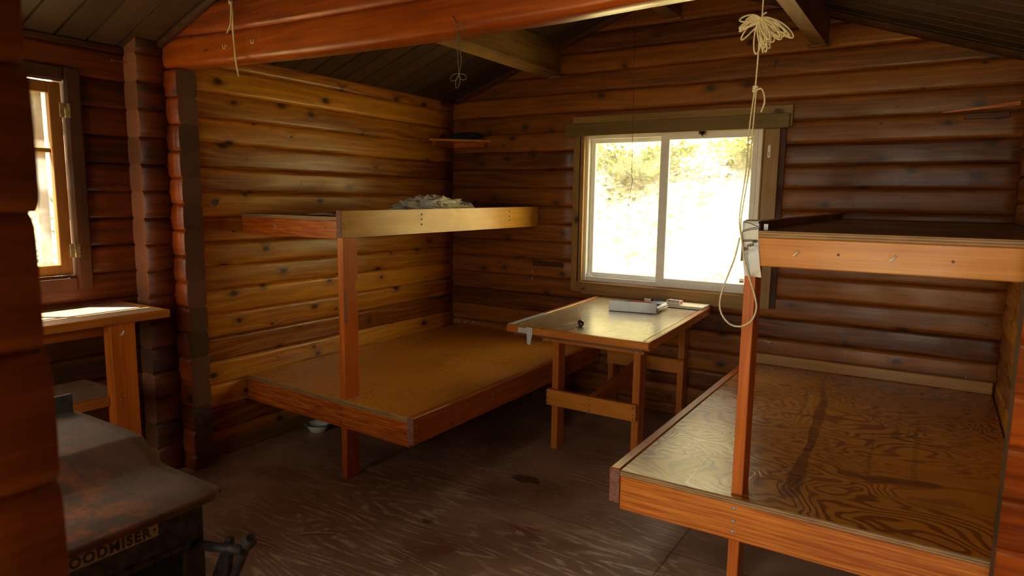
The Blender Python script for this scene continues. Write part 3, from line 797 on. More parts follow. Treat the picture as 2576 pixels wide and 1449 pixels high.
# post above the deck, with the small notches worn in its edges
mb = MB(); x0, x1, y0, y1 = -2.588, -2.549, 2.408, 2.506
prof = [(y0, .4165), (y1, .4165), (y1, .98), (y1-.004, 1.00), (y1-.016, 1.035), (y1-.014, 1.05), (y1, 1.065), (y1, 1.286), (y0, 1.286)]
mb.add([(x0, a, b) for a, b in prof]+[(x1, a, b) for a, b in prof], [tuple(range(len(prof)))[::-1], tuple(range(len(prof), 2*len(prof)))]+[(i, (i+1) % len(prof), len(prof)+(i+1) % len(prof), len(prof)+i) for i in range(len(prof))])
fix_normals(part('corner_post', mb, M['bunkz'], bl))
part('worn_patch', MB().box(-2.5495, -2.5485, 2.4085, 2.428, .845, 1.02, .0003), M['endgrain'], bl)
# upper shelf
upr = MB(); upr.hexa([(-2.588, 2.404, 1.287), (-2.549, 2.404, 1.287), (-2.585, 4.44, 1.290), (-2.624, 4.44, 1.290)], [(-2.588, 2.404, 1.424), (-2.549, 2.404, 1.424), (-2.585, 4.44, 1.438), (-2.624, 4.44, 1.438)])
part('upper_rail', upr, M['goldrail'], bl)
part('upper_rail_end', MB().box(-2.588, -2.5495, 2.402, 2.404, 1.287, 1.424, .0005), M['endgrain'], bl)
part('upper_deck', skew(MB().box(-3.395, -2.590, 2.414, 4.438, 1.372, 1.394, .001), -2.59, 0, .03), M['plyU'], bl)
part('upper_deck_edge', skew(MB().box(-3.395, -2.590, 2.408, 2.414, 1.372, 1.3935, .0005), -2.59, 0, .03), M['edge'], bl)
part('upper_end_board', skew(MB().box(-3.395, -2.590, 2.410, 2.448, 1.278, 1.372, .002), -2.59, 0, .03), M['bunkx'], bl)
bolts(bl, [(-2.57, 2.3895, z) for z in (.393, .355, .318)], (0, -1, 0), 'nail', .006)
bolts(bl, [(-3.375, 2.4255, z) for z in (.395, .37, .335)], (0, -1, 0), 'bolt', .0045)
bolts(bl, [(-2.0375, 2.372, z) for z in (.405, .37, .335)], (1, 0, 0), 'bolt', .005)
bolts(bl, [(-2.0375, 3.03, z) for z in (.40, .375, .35)], (1, 0, 0), 'bolt', .004)
bolts(bl, [(-2.5485, 2.425, z) for z in (1.362, 1.334, 1.303)], (1, 0, 0), 'brass', .0055)
bolts(bl, [(-2.559, 3.04, z) for z in (1.398, 1.37, 1.34)], (1, 0, 0), 'nail', .0055)
bolts(bl, [(-2.576, 4.02, z) for z in (1.405, 1.37, 1.345)], (1, 0, 0), 'nail', .0055)
for x in (-3.06, -2.68):
    part('cup_hook', hook((x, 2.424, 1.335), .012), M['zinc'], bl)

# ------------------------------------------------------------------ right double bunk
br = empty('bunk_bed', (-.3, 3.4, 0)); tag(br, 'right two-tier plywood bunk with orange front boards and a stained wide lower deck', 'bunk bed')
part('deck', MB().box(-.953, .325, 2.304, 4.438, .445, .468, .001), M['plyR'], br)
part('deck_edge', MB().box(-.953, .325, 2.298, 2.304, .447, .4675, .0005), M['edge'], br)
part('front_board', MB().box(-.952, .325, 2.300, 2.340, .312, .447, .003), M['bunkR'], br)
part('side_rail', MB().box(-.995, -.954, 2.298, 4.440, .334, .474, .004), M['bunky'], br)
part('rail_end', MB().box(-.9945, -.9545, 2.2965, 2.298, .336, .472, .0005), M['endgrain'], br)
part('corner_post', MB().box(-.545, -.507, 2.342, 2.432, 0, 1.295, .002), M['bunkz'], br)
part('back_ledger', MB().box(-.952, .325, 4.40, 4.438, .468, .535, .004), M['ledger'], br)
mb = MB(); mb.hexa([(-.709, 2.325, .4681), (-.702, 2.325, .4681), (-.712, 2.70, .4681), (-.7135, 2.70, .4681)], [(-.709, 2.325, .4685), (-.702, 2.325, .4685), (-.712, 2.70, .4685), (-.7135, 2.70, .4685)])
part('pale_scratch', mb, M['enamel'], br)
part('upper_front_board', MB().box(-.500, .325, 2.300, 2.340, 1.288, 1.383, .003), M['fir_x'], br)
part('upper_deck', MB().box(-.500, .325, 2.304, 4.438, 1.383, 1.405, .001), M['plyU'], br)
part('upper_deck_edge', MB().box(-.500, .325, 2.298, 2.304, 1.383, 1.4045, .0005), M['edge'], br)
mb = MB(); mb.hexa([(-.541, 2.298, 1.296), (-.502, 2.298, 1.296), (-.485, 4.44, 1.296), (-.525, 4.44, 1.296)], [(-.541, 2.298, 1.434), (-.502, 2.298, 1.434), (-.485, 4.44, 1.436), (-.525, 4.44, 1.436)])
part('upper_rail', mb, M['plyU'], br)
bolts(br, [(-.523, 2.299, z) for z in (.431, .383, .345)], (0, -1, 0), 'bolt', .0065)
bolts(br, [(.045, 2.299, 1.335), (-.255, 2.299, 1.338)], (0, -1, 0), 'nail', .004)
for x in (-.375, -.105): part('hook_stub', MB().tube([(x+.004, 2.301, 1.343), (x+.004, 2.288, 1.341), (x-.008, 2.284, 1.328)], .0032, 6), M['white'], br)
part('angle_bracket', MB().box(-.495, -.481, 2.36, 2.363, 1.405, 1.425, .0005), M['zinc'], br)
# duct tape wrapped over the rail end and the top of the post
mb = MB()
T = [(-.547, 2.2945, 1.425), (-.496, 2.2945, 1.422), (-.492, 2.293, 1.33), (-.478, 2.291, 1.262), (-.531, 2.290, 1.254), (-.546, 2.293, 1.33)]
nx, nz = 6, 12
vs = []
for j in range(nz+1):
    t = j/nz; z = 1.432-.178*t
    xl = -.548+.014*max(0, t-.45)/.55; xr = -.497+.017*max(0, t-.3)/.7
    for i in range(nx+1):
        s = i/nx; x = xl+(xr-xl)*s
        vs.append((x, 2.2945-.003*math.sin(9*t+2*s)-.002*math.sin(5*s+20*t), z-.004*s))
mb.add(vs, [(j*(nx+1)+i, j*(nx+1)+i+1, (j+1)*(nx+1)+i+1, (j+1)*(nx+1)+i) for j in range(nz) for i in range(nx)], 0, True)
n0 = len(vs)
mb.hexa([(-.549, 2.2945, 1.432), (-.499, 2.2945, 1.430), (-.499, 2.345, 1.4385), (-.549, 2.345, 1.438)], [(-.549, 2.2945, 1.4335), (-.499, 2.2945, 1.4345), (-.499, 2.345, 1.440), (-.549, 2.345, 1.4395)])
mb.hexa([(-.5495, 2.2945, 1.30), (-.5480, 2.2945, 1.30), (-.5480, 2.35, 1.30), (-.5495, 2.35, 1.30)], [(-.5495, 2.2945, 1.433), (-.5480, 2.2945, 1.433), (-.5480, 2.35, 1.438), (-.5495, 2.35, 1.438)])
for p0, p1 in (((-.546, 1.404), (-.497, 1.416)), ((-.546, 1.400), (-.497, 1.411)), ((-.544, 1.432), (-.498, 1.418)), ((-.546, 1.371), (-.495, 1.372)), ((-.546, 1.367), (-.495, 1.368))):
    mb.tube([(p0[0], 2.2905, p0[1]), ((p0[0]+p1[0])/2, 2.289, (p0[1]+p1[1])/2+.002), (p1[0], 2.2905, p1[1])], .0011, 4, 1)
part('duct_tape', mb, [M['tape'], M['nail']], br)

# ------------------------------------------------------------------ table
tb = empty('table', (-1.6, 3.8, 0)); tag(tb, 'orange wooden table with a pale glossy top, standing under the back window between the bunks', 'table')
def sh(mb):
    mb.v = [(x-.054*(y-3.11), y, z) for x, y, z in mb.v]; return mb
part('top_panel', sh(MB().box(-1.957, -1.200, 3.121, 4.422, .776, .7985, .001)), M['tabletop'], tb)
mb = MB(); mb.box(-1.957, -1.200, 3.111, 3.1165, .762, .802, .001)
part('edge_strip', sh(MB().box(-1.994, -1.158, 3.092, 3.114, .760, .8005, .003)), M['tablex'], tb)
part('edge_strip', sh(MB().box(-1.994, -1.964, 3.1145, 4.43, .760, .8015, .003)), M['tabley'], tb)
part('edge_strip', sh(MB().box(-1.193, -1.158, 3.1145, 4.43, .752, .8015, .003)), M['tabley'], tb)
part('edge_strip', sh(MB().box(-1.963, -1.194, 4.426, 4.440, .760, .802, .002)), M['tablex'], tb)
part('under_deck', sh(MB().box(-1.962, -1.194, 3.116, 4.426, .745, .775, .001)), M['plyU'], tb)
part('apron', MB().box(-1.937, -1.297, 3.398, 3.420, .660, .758, .002), M['tablex'], tb)
part('apron', MB().box(-1.950, -1.33, 4.32, 4.342, .660, .758, .002), M['tablex'], tb)
for (x0, x1, y0, y1) in ((-1.874, -1.834, 3.420, 3.506), (-1.364, -1.322, 3.420, 3.506), (-1.925, -1.885, 4.342, 4.428), (-1.414, -1.372, 4.342, 4.428)):
    part('leg', MB().box(x0, x1, y0, y1, 0, .757, .002), M['tablez'], tb)
part('stretcher', MB().box(-1.893, -1.325, 3.385, 3.419, .278, .374, .003), M['tablex'], tb)
part('stretcher', MB().box(-1.915, -1.36, 4.30, 4.340, .345, .440, .003), M['tablex'], tb)
mb = MB(); mb.hexa([(-1.625, 3.42, .278), (-1.585, 3.42, .278), (-1.62, 4.30, .345), (-1.66, 4.30, .345)], [(-1.625, 3.42, .374), (-1.585, 3.42, .374), (-1.62, 4.30, .440), (-1.66, 4.30, .440)])
part('centre_stretcher', mb, M['bunky'], tb)
bolts(tb, [(-1.882, 3.3845, z) for z in (.36, .325, .295)]+[(-1.61, 3.3845, z) for z in (.358, .325, .293)]+[(-1.342, 3.3845, z) for z in (.357, .318, .290)], (0, -1, 0), 'nail', .0048)
bolts(tb, [(-1.928, 3.3975, .672), (-1.882, 3.3975, .671), (-1.362, 3.3975, .671), (-1.318, 3.3975, .671)], (0, -1, 0), 'nail', .0045)
mb = MB()
mb.box(-1.915, -1.86, 3.0895, 3.0915, .764, .7925, .0005)
mb.box(-1.86, -1.822, 3.0888, 3.0905, .762, .800, .0005)
mb.hexa([(-1.855, 3.0885, .708), (-1.835, 3.0875, .702), (-1.835, 3.0885, .702), (-1.855, 3.0895, .708)], [(-1.858, 3.0890, .764), (-1.822, 3.0890, .764), (-1.822, 3.0900, .764), (-1.858, 3.0900, .764)])
mb.hexa([(-1.99, 3.10, .8018), (-1.953, 3.10, .8018), (-1.975, 3.52, .8018), (-2.012, 3.52, .8018)], [(-1.99, 3.10, .8026), (-1.953, 3.10, .8026), (-1.975, 3.52, .8026), (-2.012, 3.52, .8026)])
part('duct_tape', mb, M['tape'], tb)

# things on the table
TZ = .8005
bd = empty('ring_binder', (-1.55, 4.05, TZ)); tag(bd, 'grey-white ring binder lying flat on the table, spine to the room', 'binder')
def rz(mb, cx, cy, a):
    c, s = math.cos(a), math.sin(a); mb.v = [(cx+(x-cx)*c-(y-cy)*s, cy+(x-cx)*s+(y-cy)*c, z) for x, y, z in mb.v]; return mb
A_ = .187; bx, by = -1.724, 3.873
part('spine', rz(MB().box(bx, bx+.301, by, by+.004, TZ+.001, TZ+.066, .002), bx, by, A_), M['binder'], bd)
mb = MB(); mb.hexa([(bx, by+.004, TZ+.062), (bx+.301, by+.004, TZ+.062), (bx+.301, by+.25, TZ+.030), (bx, by+.25, TZ+.030)], [(bx, by+.004, TZ+.066), (bx+.301, by+.004, TZ+.066), (bx+.301, by+.25, TZ+.034), (bx, by+.25, TZ+.034)])
part('cover', rz(mb, bx, by, A_), M['binder'], bd)
part('cover', rz(MB().box(bx, bx+.301, by, by+.25, TZ+.0005, TZ+.004, .001), bx, by, A_), M['binder'], bd)
mb = MB(); rn = random.Random(3)
for i in range(9):
    z = TZ+.006+i*.0028; o = rn.uniform(-.004, .028)
    mb.hexa([(bx+.03, by+.03, z), (bx+.290+o, by+.03+rn.uniform(0, .02), z+.004), (bx+.315+o, by+.235, z-.001+rn.uniform(0, .006)), (bx+.03, by+.238, z)], [(bx+.03, by+.03, z+.001), (bx+.290+o, by+.03, z+.0055), (bx+.315+o, by+.235, z+.0005+rn.uniform(0, .004)), (bx+.03, by+.238, z+.001)])
part('loose_papers', rz(mb, bx, by, A_), M['paper'], bd)
for k in (.08, .15, .22):
    mb = MB(); mb.tube([(bx+k+.0, by+.03+.024*math.cos(t), TZ+.03+.024*math.sin(t)) for t in [i*2*PI/12 for i in range(12)]], .0015, 5, closed=True)
    part('ring', rz(mb, bx, by, A_), M['zinc'], bd)
pc = empty('pencil', (-1.55, 3.97, TZ+.062)); tag(pc, 'red pencil lying on top of the ring binder', 'pencil')
p0, p1 = Vector((-1.625, 3.962, TZ+.0605)), Vector((-1.487, 3.985, TZ+.0610))
d = (p1-p0).normalized()
part('shaft', MB().tube([p0, p1], .0036, 6), M['red'], pc)
part('tip', MB().tube([p1, p1+d*.016], [.0036, .0006], 6), M['card'], pc)
part('blue_end', MB().tube([p0-d*.014, p0], .0037, 6), M['blue'], pc)
nb = empty('notepad', (-1.36, 4.33, TZ)); tag(nb, 'thin cream-topped writing pad lying at the back right of the table', 'notepad')
part('pages', rz(MB().box(-1.50, -1.235, 4.235, 4.40, TZ+.001, TZ+.016, .001), -1.4, 4.3, .0), M['paper'], nb)
part('cover_sheet', rz(MB().box(-1.502, -1.233, 4.233, 4.402, TZ+.0165, TZ+.0185, .0005), -1.4, 4.3, .0), plain('cream_card', (.78, .66, .42), .6, nscale=20, namt=.05, bump=0), nb)
mk = empty('card_box', (-1.42, 4.28, TZ+.019)); tag(mk, 'small white card box with red and blue marks, lying open on the writing pad', 'box')
z = TZ+.019
mb = MB(); mb.box(-1.475, -1.385, 4.245, 4.247, z, z+.012, .0003); mb.box(-1.475, -1.385, 4.298, 4.300, z, z+.026, .0003); mb.box(-1.475, -1.473, 4.245, 4.300, z, z+.026, .0003); mb.box(-1.387, -1.385, 4.245, 4.300, z, z+.026, .0003); mb.box(-1.475, -1.385, 4.245, 4.300, z, z+.002, .0003); mb.box(-1.475, -1.385, 4.262, 4.300, z+.024, z+.026, .0003)
part('carton', rz(mb, -1.43, 4.27, -.1), M['paper'], mk)
for a, b in ((-1.468, -1.452), (-1.415, -1.398)): part('red_mark', rz(MB().box(a, b, 4.268, 4.292, z+.0261, z+.0266, .0001), -1.43, 4.27, -.1), M['red'], mk)
mb = MB(); mb.box(-1.3848, -1.3843, 4.255, 4.29, z+.006, z+.020, .0001)
part('red_mark', rz(mb, -1.43, 4.27, -.1), M['red'], mk)
part('blue_mark', rz(MB().box(-1.445, -1.422, 4.268, 4.292, z+.0261, z+.0266, .0001), -1.43, 4.27, -.1), M['blue'], mk)
part('kraft_tray', rz(MB().box(-1.471, -1.389, 4.2465, 4.262, z+.0022, z+.016, .0005), -1.43, 4.27, -.1), M['card'], mk)
mp = empty('marker_pen', (-1.56, 4.36, TZ)); tag(mp, 'grey marker pen with blue cap and clip, behind the ring binder', 'pen')
part('barrel', MB().tube([(-1.60, 4.30, TZ+.009), (-1.50, 4.33, TZ+.009)], .008, 12), M['tape'], mp)
part('cap', MB().tube([(-1.635, 4.288, TZ+.009), (-1.628, 4.290, TZ+.009), (-1.60, 4.30, TZ+.009)], [.004, .007, .0088], 12), M['blue'], mp)
m3 = empty('blue_marker', (-1.55, 4.40, TZ)); tag(m3, 'blue marker lying furthest back on the table, beneath the window', 'pen')
part('barrel', MB().tube([(-1.62, 4.385, TZ+.008), (-1.575, 4.39, TZ+.008)], .0075, 12), M['blue'], m3)
part('cap', MB().tube([(-1.575, 4.39, TZ+.008), (-1.50, 4.397, TZ+.008)], .0078, 12), plain('teal_grey_plastic', (.12, .22, .28), .4, nscale=10, namt=.05, bump=0), m3)
tr_ = empty('tape_roll', (-1.665, 4.395, TZ)); tag(tr_, 'small pale tape roll standing at the far edge of the table', 'tape roll')
part('roll', MB().lathe([(.014, 0), (.023, 0), (.023, .018), (.014, .018), (.014, 0)], (-1.665, 4.395, TZ+.0005), 24), M['palecloth'], tr_)
part('core', MB().lathe([(.011, .001), (.0138, .001), (.0138, .0175), (.011, .0175), (.011, .001)], (-1.665, 4.395, TZ+.0005), 24), M['card'], tr_)
sk = empty('lamp_plug', (-1.635, 3.30, TZ)); tag(sk, 'small black round plug with two prongs lying near the front of the table', 'plug')
a = Vector((-1.645, 3.318, TZ+.017)); b = Vector((-1.618, 3.272, TZ+.015)); d = (b-a).normalized()
part('body', MB().tube([a, a+d*.006, a+d*.007, b-d*.012, b-d*.011, b], [.011, .0125, .0165, .0165, .0145, .0135], 20), M['blackplastic'], sk)
part('brass_contact', MB().tube([b, b+d*.0012], .006, 14), M['brass'], sk)
s_ = d.orthogonal().normalized()
for q in (-.005, .005): part('prong', MB().tube([a+Vector((q, q*.3, 0)), a-d*.018+Vector((q, q*.3, .002))], .0018, 6), M['zinc'], sk)

# ------------------------------------------------------------------ counter by the left window
ct = empty('kitchen_counter', (-3.3, 1.0, 0)); tag(ct, 'narrow wooden counter along the left wall below the sunlit window, with a lower shelf', 'counter')
X1 = -3.075; Y1 = 1.792; ZT = .948
part('worktop', MB().box(XN+.006, X1-.028, -.3, Y1-.022, ZT-.03, ZT, .001), M['benchtop'], ct)
part('front_edging', MB().box(X1-.027, X1, -.3, Y1, ZT-.036, ZT+.001, .003), M['tabley'], ct)
part('end_edging', MB().box(XN+.006, X1-.0275, Y1-.021, Y1, ZT-.036, ZT+.002, .003), M['tablex'], ct)
part('support_panel', MB().box(X1-.075, X1-.012, 1.518, 1.628, 0, ZT-.036, .002), M['bunkz'], ct)
part('support_panel', MB().box(X1-.075, X1-.012, .1, .21, 0, ZT-.036, .002), M['bunkz'], ct)
part('lower_shelf', MB().box(XN+.006, X1-.077, -.3, 1.60, .557, .577, .001), M['benchtop'], ct)
part('shelf_edge', MB().box(X1-.077, X1-.055, -.3, 1.516, .532, .577, .002), M['tabley'], ct)
bolts(ct, [(X1-.0115, 1.545, .56), (X1-.0115, 1.585, .565)], (1, 0, 0), 'bolt', .0045)
mb = MB(); rn = random.Random(2)
for i in range(6): mb.disc((X1-.0115, 1.568+rn.uniform(-.007, .007), .868+rn.uniform(-.007, .007)), (1, rn.uniform(-.3, .3), rn.uniform(-.3, .3)), rn.uniform(.003, .006), .001, 7)
part('paint_chip', mb, M['paint'], ct)
part('apron', MB().box(X1-.10, X1-.078, -.3, 1.60, ZT-.09, ZT-.031, .002), M['bunky'], ct)

# ------------------------------------------------------------------ wood stove
st = empty('wood_stove', (-1.95, .5, 0)); tag(st, 'rust-topped black cast iron wood stove with stepped top, beside the counter', 'stove')
sx0, sx1, sy0, sy1 = -2.36, -1.60, .18, .992
# stepped top plate: profile in X-Z, extruded along Y, with rounded corners in plan
def top_prof():
    P = [(-1.570, .700), (-1.565, .705), (-1.575, .711), (-1.70, .7125), (-1.865, .7135)]
    for i in range(1, 11):
        t = i/10; u = min(1, max(0, (t-.06)/.86)); P.append((-1.865-.125*t, .7135+u*.066))
    P += [(-2.05, .7815), (-2.32, .782), (-2.385, .778), (-2.39, .768)]
    return P
pr_ = top_prof(); ny = 24; mb = MB(); vs = []
y0, y1 = .12, 1.045
for j in range(ny+1):
    t = j/ny
    y = y0+(y1-y0)*t
    for (x, z) in pr_:
        # round the plan corners
        e = max(0, 1-(y1-y)/.035); e = min(1, e)
        xx = x
        if x > -1.60: xx = x - .035*(1-math.sqrt(max(0, 1-e*e)))
        vs.append((xx, y+(0 if x < -1.6 else 0), z-.006*(e**3)))
n = len(pr_)
fs = [(j*n+i, j*n+i+1, (j+1)*n+i+1, (j+1)*n+i) for j in range(ny) for i in range(n-1)]
mb.add(vs, fs, 0, True)
vs2 = [(x, y, z-.011) for x, y, z in vs]; mb.add(vs2, [f[::-1] for f in fs], 0, True)
b0 = 0; N = len(vs)
edge = [ny*n+i for i in range(n)]
mb.f += [(edge[i], edge[i+1], N+edge[i+1], N+edge[i]) for i in range(n-1)]; mb.m += [0]*(n-1); mb.smooth += [False]*(n-1)
mb.f += [(j*n, (j+1)*n, N+(j+1)*n, N+j*n) for j in range(ny)]; mb.m += [0]*ny; mb.smooth += [False]*ny
mb.f += [(j*n+n-1, (j+1)*n+n-1, N+(j+1)*n+n-1, N+j*n+n-1) for j in range(ny)]; mb.m += [0]*ny; mb.smooth += [False]*ny
fix_normals(part('top_plate', mb, M['stovetop'], st))
mb = MB()
# body as a frame so the fire opening is a real hole in the front
fo = (.30, .93, .26, .575)
mb.box(sx0, sx0+.012, sy0, sy1, .14, .765, .002); mb.box(sx0+.012, sx1-.014, sy0, sy0+.012, .14, .70, .002); mb.box(sx0+.012, sx1-.014, sy1-.012, sy1, .14, .70, .002); mb.box(sx0+.012, sx1-.014, sy0+.012, sy1-.012, .14, .155, .002)
mb.box(sx1-.014, sx1, sy0, sy1, fo[3], .70, .003); mb.box(sx1-.014, sx1, sy0, sy1, .14, fo[2], .003); mb.box(sx1-.014, sx1, sy0, fo[0], fo[2], fo[3], .002); mb.box(sx1-.014, sx1, fo[1], sy1, fo[2], fo[3], .002)
part('body', mb, M['blackiron'], st)
mb = MB(); mb.box(sx1, sx1+.008, fo[0]-.02, fo[1]+.02, fo[3], fo[3]+.016, .004); mb.box(sx1, sx1+.008, fo[1], fo[1]+.016, fo[2], fo[3], .003)
part('opening_rim', mb, M['blackiron'], st)
for a in (sx0+.04, sx1-.06):
    for b in (sy0+.03, sy1-.07): part('leg', MB().box(a, a+.04, b, b+.04, 0, .145, .004), M['blackiron'], st)
mb = MB(); vs = []; nn = 10
part('flue_plate', MB().box(-2.40, -2.385, .42, 1.04, .70, .835, .004), M['blackiron'], st)
# name plate
npl = part('name_plate', MB().box(sx1, sx1+.004, .615, .868, .644, .681, .001), M['labelcream'], st)
cu = bpy.data.curves.new('plate_text', 'FONT'); cu.body = 'WOODMISER'; cu.size = .040; cu.extrude = .0008; cu.align_x = 'RIGHT'; cu.space_character = 1.22; cu.offset = .0016
tmp = bpy.data.objects.new('plate_text_tmp', cu); col.objects.link(tmp)
bpy.context.view_layer.update()
me = bpy.data.meshes.new_from_object(tmp.evaluated_get(bpy.context.evaluated_depsgraph_get()))
bpy.data.objects.remove(tmp)
vsx = [v.co.copy() for v in me.vertices]; fsx = [tuple(p.vertices) for p in me.polygons]
wx0, wx1 = min(v.x for v in vsx), max(v.x for v in vsx); wy0, wy1 = min(v.y for v in vsx), max(v.y for v in vsx)
mb = MB(); mb.add([(sx1+.0045+v.z*.5, .621+(v.x-wx0)/(wx1-wx0)*.228, .649+(v.y-wy0)/(wy1-wy0)*.027) for v in vsx], fsx)
mb.disc((sx1+.0045, .858, .664), (1, 0, 0), .0035, .0008, 10)
part('lettering', mb, M['blackiron'], npl)
# hinge arm, open door leaf and its handle on the right of the opening
part('hinge_bar', MB().tube([(sx1-.01, .968, .572), (sx1+.10, .975, .590), (sx1+.175, .985, .603)], [.013, .013, .013], 10), M['blackiron'], st)
mb = MB(); mb.hexa([(sx1-.045+.01, .990, .36), (sx1+.075, .990, .36), (sx1+.075, 1.004, .36), (sx1-.035, 1.004, .36)], [(sx1+.098, .990, .612), (sx1+.116, .990, .612), (sx1+.116, 1.004, .612), (sx1+.098, 1.004, .612)])
dr = part('door_edge', mb, M['blackiron'], st)
mb = MB(); mb.tube(spline([(sx1+.03, .985, .34), (sx1+.075, .99, .43), (sx1+.12, .995, .51), (sx1+.155, 1.0, .58), (sx1+.182, 1.0, .622), (sx1+.190, 1.0, .634)], 4), [.011]*5+[.012]*10+[.018]*5+[.010], 12)
part('handle', mb, M['blackiron'], st)

# ------------------------------------------------------------------ corner shelf, bundles, bowl
cs = empty('corner_shelf', (-3.2, 4.3, 1.93)); tag(cs, 'small triangular wooden shelf high in the far left corner', 'shelf')
mb = MB(); z0, z1 = 1.936, 1.952
F0 = (-3.40, 4.13); F1 = (-3.035, 4.44); C0 = (-3.40, 4.44)
mb.add([(F0[0], F0[1], z0), (F1[0], F1[1], z0), (C0[0], C0[1], z0), (F0[0], F0[1], z1), (F1[0], F1[1], z1), (C0[0], C0[1], z1)], [(2, 1, 0), (3, 4, 5), (0, 1, 4, 3), (1, 2, 5, 4), (2, 0, 3, 5)])
part('shelf_board', mb, M['fir_x'], cs)
part('bracket', MB().box(-3.385, -3.07, 4.405, 4.436, 1.895, 1.9355, .002), M['bunkx'], cs)
part('bracket', MB().box(-3.397, -3.366, 4.16, 4.404, 1.895, 1.9355, .002), M['bunky'], cs)
def blob(name, c, r, mat, seed, amp=.25, fold=3., n=28, flat=True):
    mb = MB(); vs = []; fs = []; c = Vector(c)
    for j in range(n+1):
        for i in range(2*n):
            th = PI*j/n; ph = PI*i/n
            d = Vector((math.sin(th)*math.cos(ph), math.sin(th)*math.sin(ph), math.cos(th)))
            k = 1+amp*mnoise.noise(d*fold+Vector((seed, 0, 0)))+amp*.5*mnoise.noise(d*fold*2.7+Vector((0, seed, 0)))
            p = Vector((d.x*r[0]*k, d.y*r[1]*k, d.z*r[2]*k))
            if flat: p.z = max(p.z, -r[2]*.55)
            vs.append(c+p+Vector((0, 0, r[2]*.55)))
    for j in range(n):
        for i in range(2*n): fs.append((j*2*n+i, (j+1)*2*n+i, (j+1)*2*n+(i+1) % (2*n), j*2*n+(i+1) % (2*n)))
    mb.add(vs, fs, 0, True)
    return mb
tag(blob('black_cloth', (-3.20, 4.335, 1.9525), (.135, .06, .034), None, 2., .3).build('cloth_bundle', M['blackcloth'], None, (-3.2, 4.33, 1.9525)), 'black crumpled cloth bundle lying on the small corner shelf', 'cloth')
cl = empty('folded_towel', (-2.85, 3.5, 1.395)); tag(cl, 'crumpled grey-white towels bunched on the left upper bunk near the corner', 'towel')
part('grey_towel', blob('t', (-2.86, 3.50, 1.395), (.12, .34, .066), None, 5., .35, 3.5, 36), M['greycloth'], cl)
part('pale_towel', blob('t', (-2.80, 3.43, 1.437), (.09, .14, .046), None, 9., .55, 3.2, 30), M['palecloth'], cl)
mb = MB()
for k in range(9):
    y = 3.55+k*.032; mb.tube([(-2.92, y, 1.40), (-2.86, y+.02, 1.452+.004*math.sin(k*2.)), (-2.78, y+.012, 1.447), (-2.73, y+.02, 1.40)], [.014, .020, .019, .012], 8)
part('rolled_folds', mb, M['greycloth'], cl)
mb = MB(); vs = []; nx, ny = 20, 8
for j in range(ny+1):
    for i in range(nx+1):
        x = -3.02+.36*i/nx; y = 2.46+.12*j/ny
        vs.append((x, y, 1.3965+.016*abs(mnoise.noise(Vector((x*14, y*10, 1))))*math.sin(PI*i/nx)+.004*math.sin(PI*j/ny)))
mb.add(vs, [(j*(nx+1)+i, j*(nx+1)+i+1, (j+1)*(nx+1)+i+1, (j+1)*(nx+1)+i) for j in range(ny) for i in range(nx)], 0, True)
tag(mb.build('plastic_sheet', M['plastic'], None, (-2.84, 2.5, 1.395)), 'crinkled clear plastic sheet lying on the near end of the left upper bunk', 'plastic sheet')
bw = empty('enamel_bowl', (-3.258, 2.835, 0)); tag(bw, 'white enamel bowl with a green rim on the floor beneath the left bunk', 'bowl')
part('bowl_body', MB().lathe([(0, .004), (.045, .004), (.050, 0), (.054, .003), (.067, .028), (.074, .048), (.0735, .0485), (.065, .028), (.050, .008), (0, .007)], (-3.258, 2.835, 0)), M['enamel'], bw)
part('rim', MB().lathe([(.0735, .0475), (.086, .0495), (.087, .052), (.074, .052), (.0725, .049)], (-3.258, 2.835, 0)), M['green'], bw)

# ------------------------------------------------------------------ ropes and wires
rp = empty('rope', (-.52, 2.25, 1.43)); tag(rp, 'off-white rope hanging from the roof with a looped bundle, tied to the right bunk post', 'rope')
YR = 2.25
part('hanging_line', MB().tube(spline([(-.517, YR, 2.60), (-.516, YR, 2.12), (-.520, YR, 2.03), (-.5215, YR, 1.95), (-.524, YR, 1.86)]), .0026, 7), M['rope'], rp)
mb = MB(); rn = random.Random(11)
top = Vector((-.520, YR-.004, 2.062))
def loop(ang, ln, wd, dy):
    """a drooping loop leaving the tie point in direction ang"""
    d = Vector((math.cos(ang), 0, math.sin(ang))); s = Vector((-d.z, 0, d.x)); pts = []
    for k in range(17):
        t = k/16*2*PI
        u = (1-math.cos(t))/2*ln; v = math.sin(t)*wd
        p = top+d*u+s*v+Vector((0, dy*math.sin(t/2), 0))
        p.z -= .25*u*u/max(ln, .02)*(1 if d.z > -.6 else 0)
        pts.append(p)
    return pts
for i in range(9): mb.tube(spline(loop(rn.uniform(2.75, 3.75), rn.uniform(.042, .068), rn.uniform(.004, .013), rn.uniform(-.014, .012)), 2), .0025, 6)
for i in range(17):
    a_ = rn.uniform(-1.45, -.35); mb.tube(spline(loop(a_, rn.uniform(.065, .105), rn.uniform(.006, .016), rn.uniform(-.02, .018)), 2), .0025, 6)
mb.tube(spline(loop(-1.62, .105, .012, -.008), 2), .0026, 6)
mb.tube(spline([top, top+Vector((.006, -.01, -.05)), top+Vector((.016, -.012, -.105))]), .0026, 6)
mb.tube(spline([top+Vector((0, 0, -.004)), top+Vector((.008, -.006, .012)), top+Vector((.018, -.004, .018))]), .0028, 6)
part('looped_bundle', mb, M['rope'], rp)
mb = MB()
kc = Vector((-.524, YR, 1.852))
for k in range(4):
    pts = [kc+Vector((.0065*math.cos(t), .0065*math.sin(t), -.006+.004*k+.003*math.sin(t+k))) for t in [i*2*PI/12 for i in range(12)]]
    mb.tube(pts, .0028, 6, closed=True)
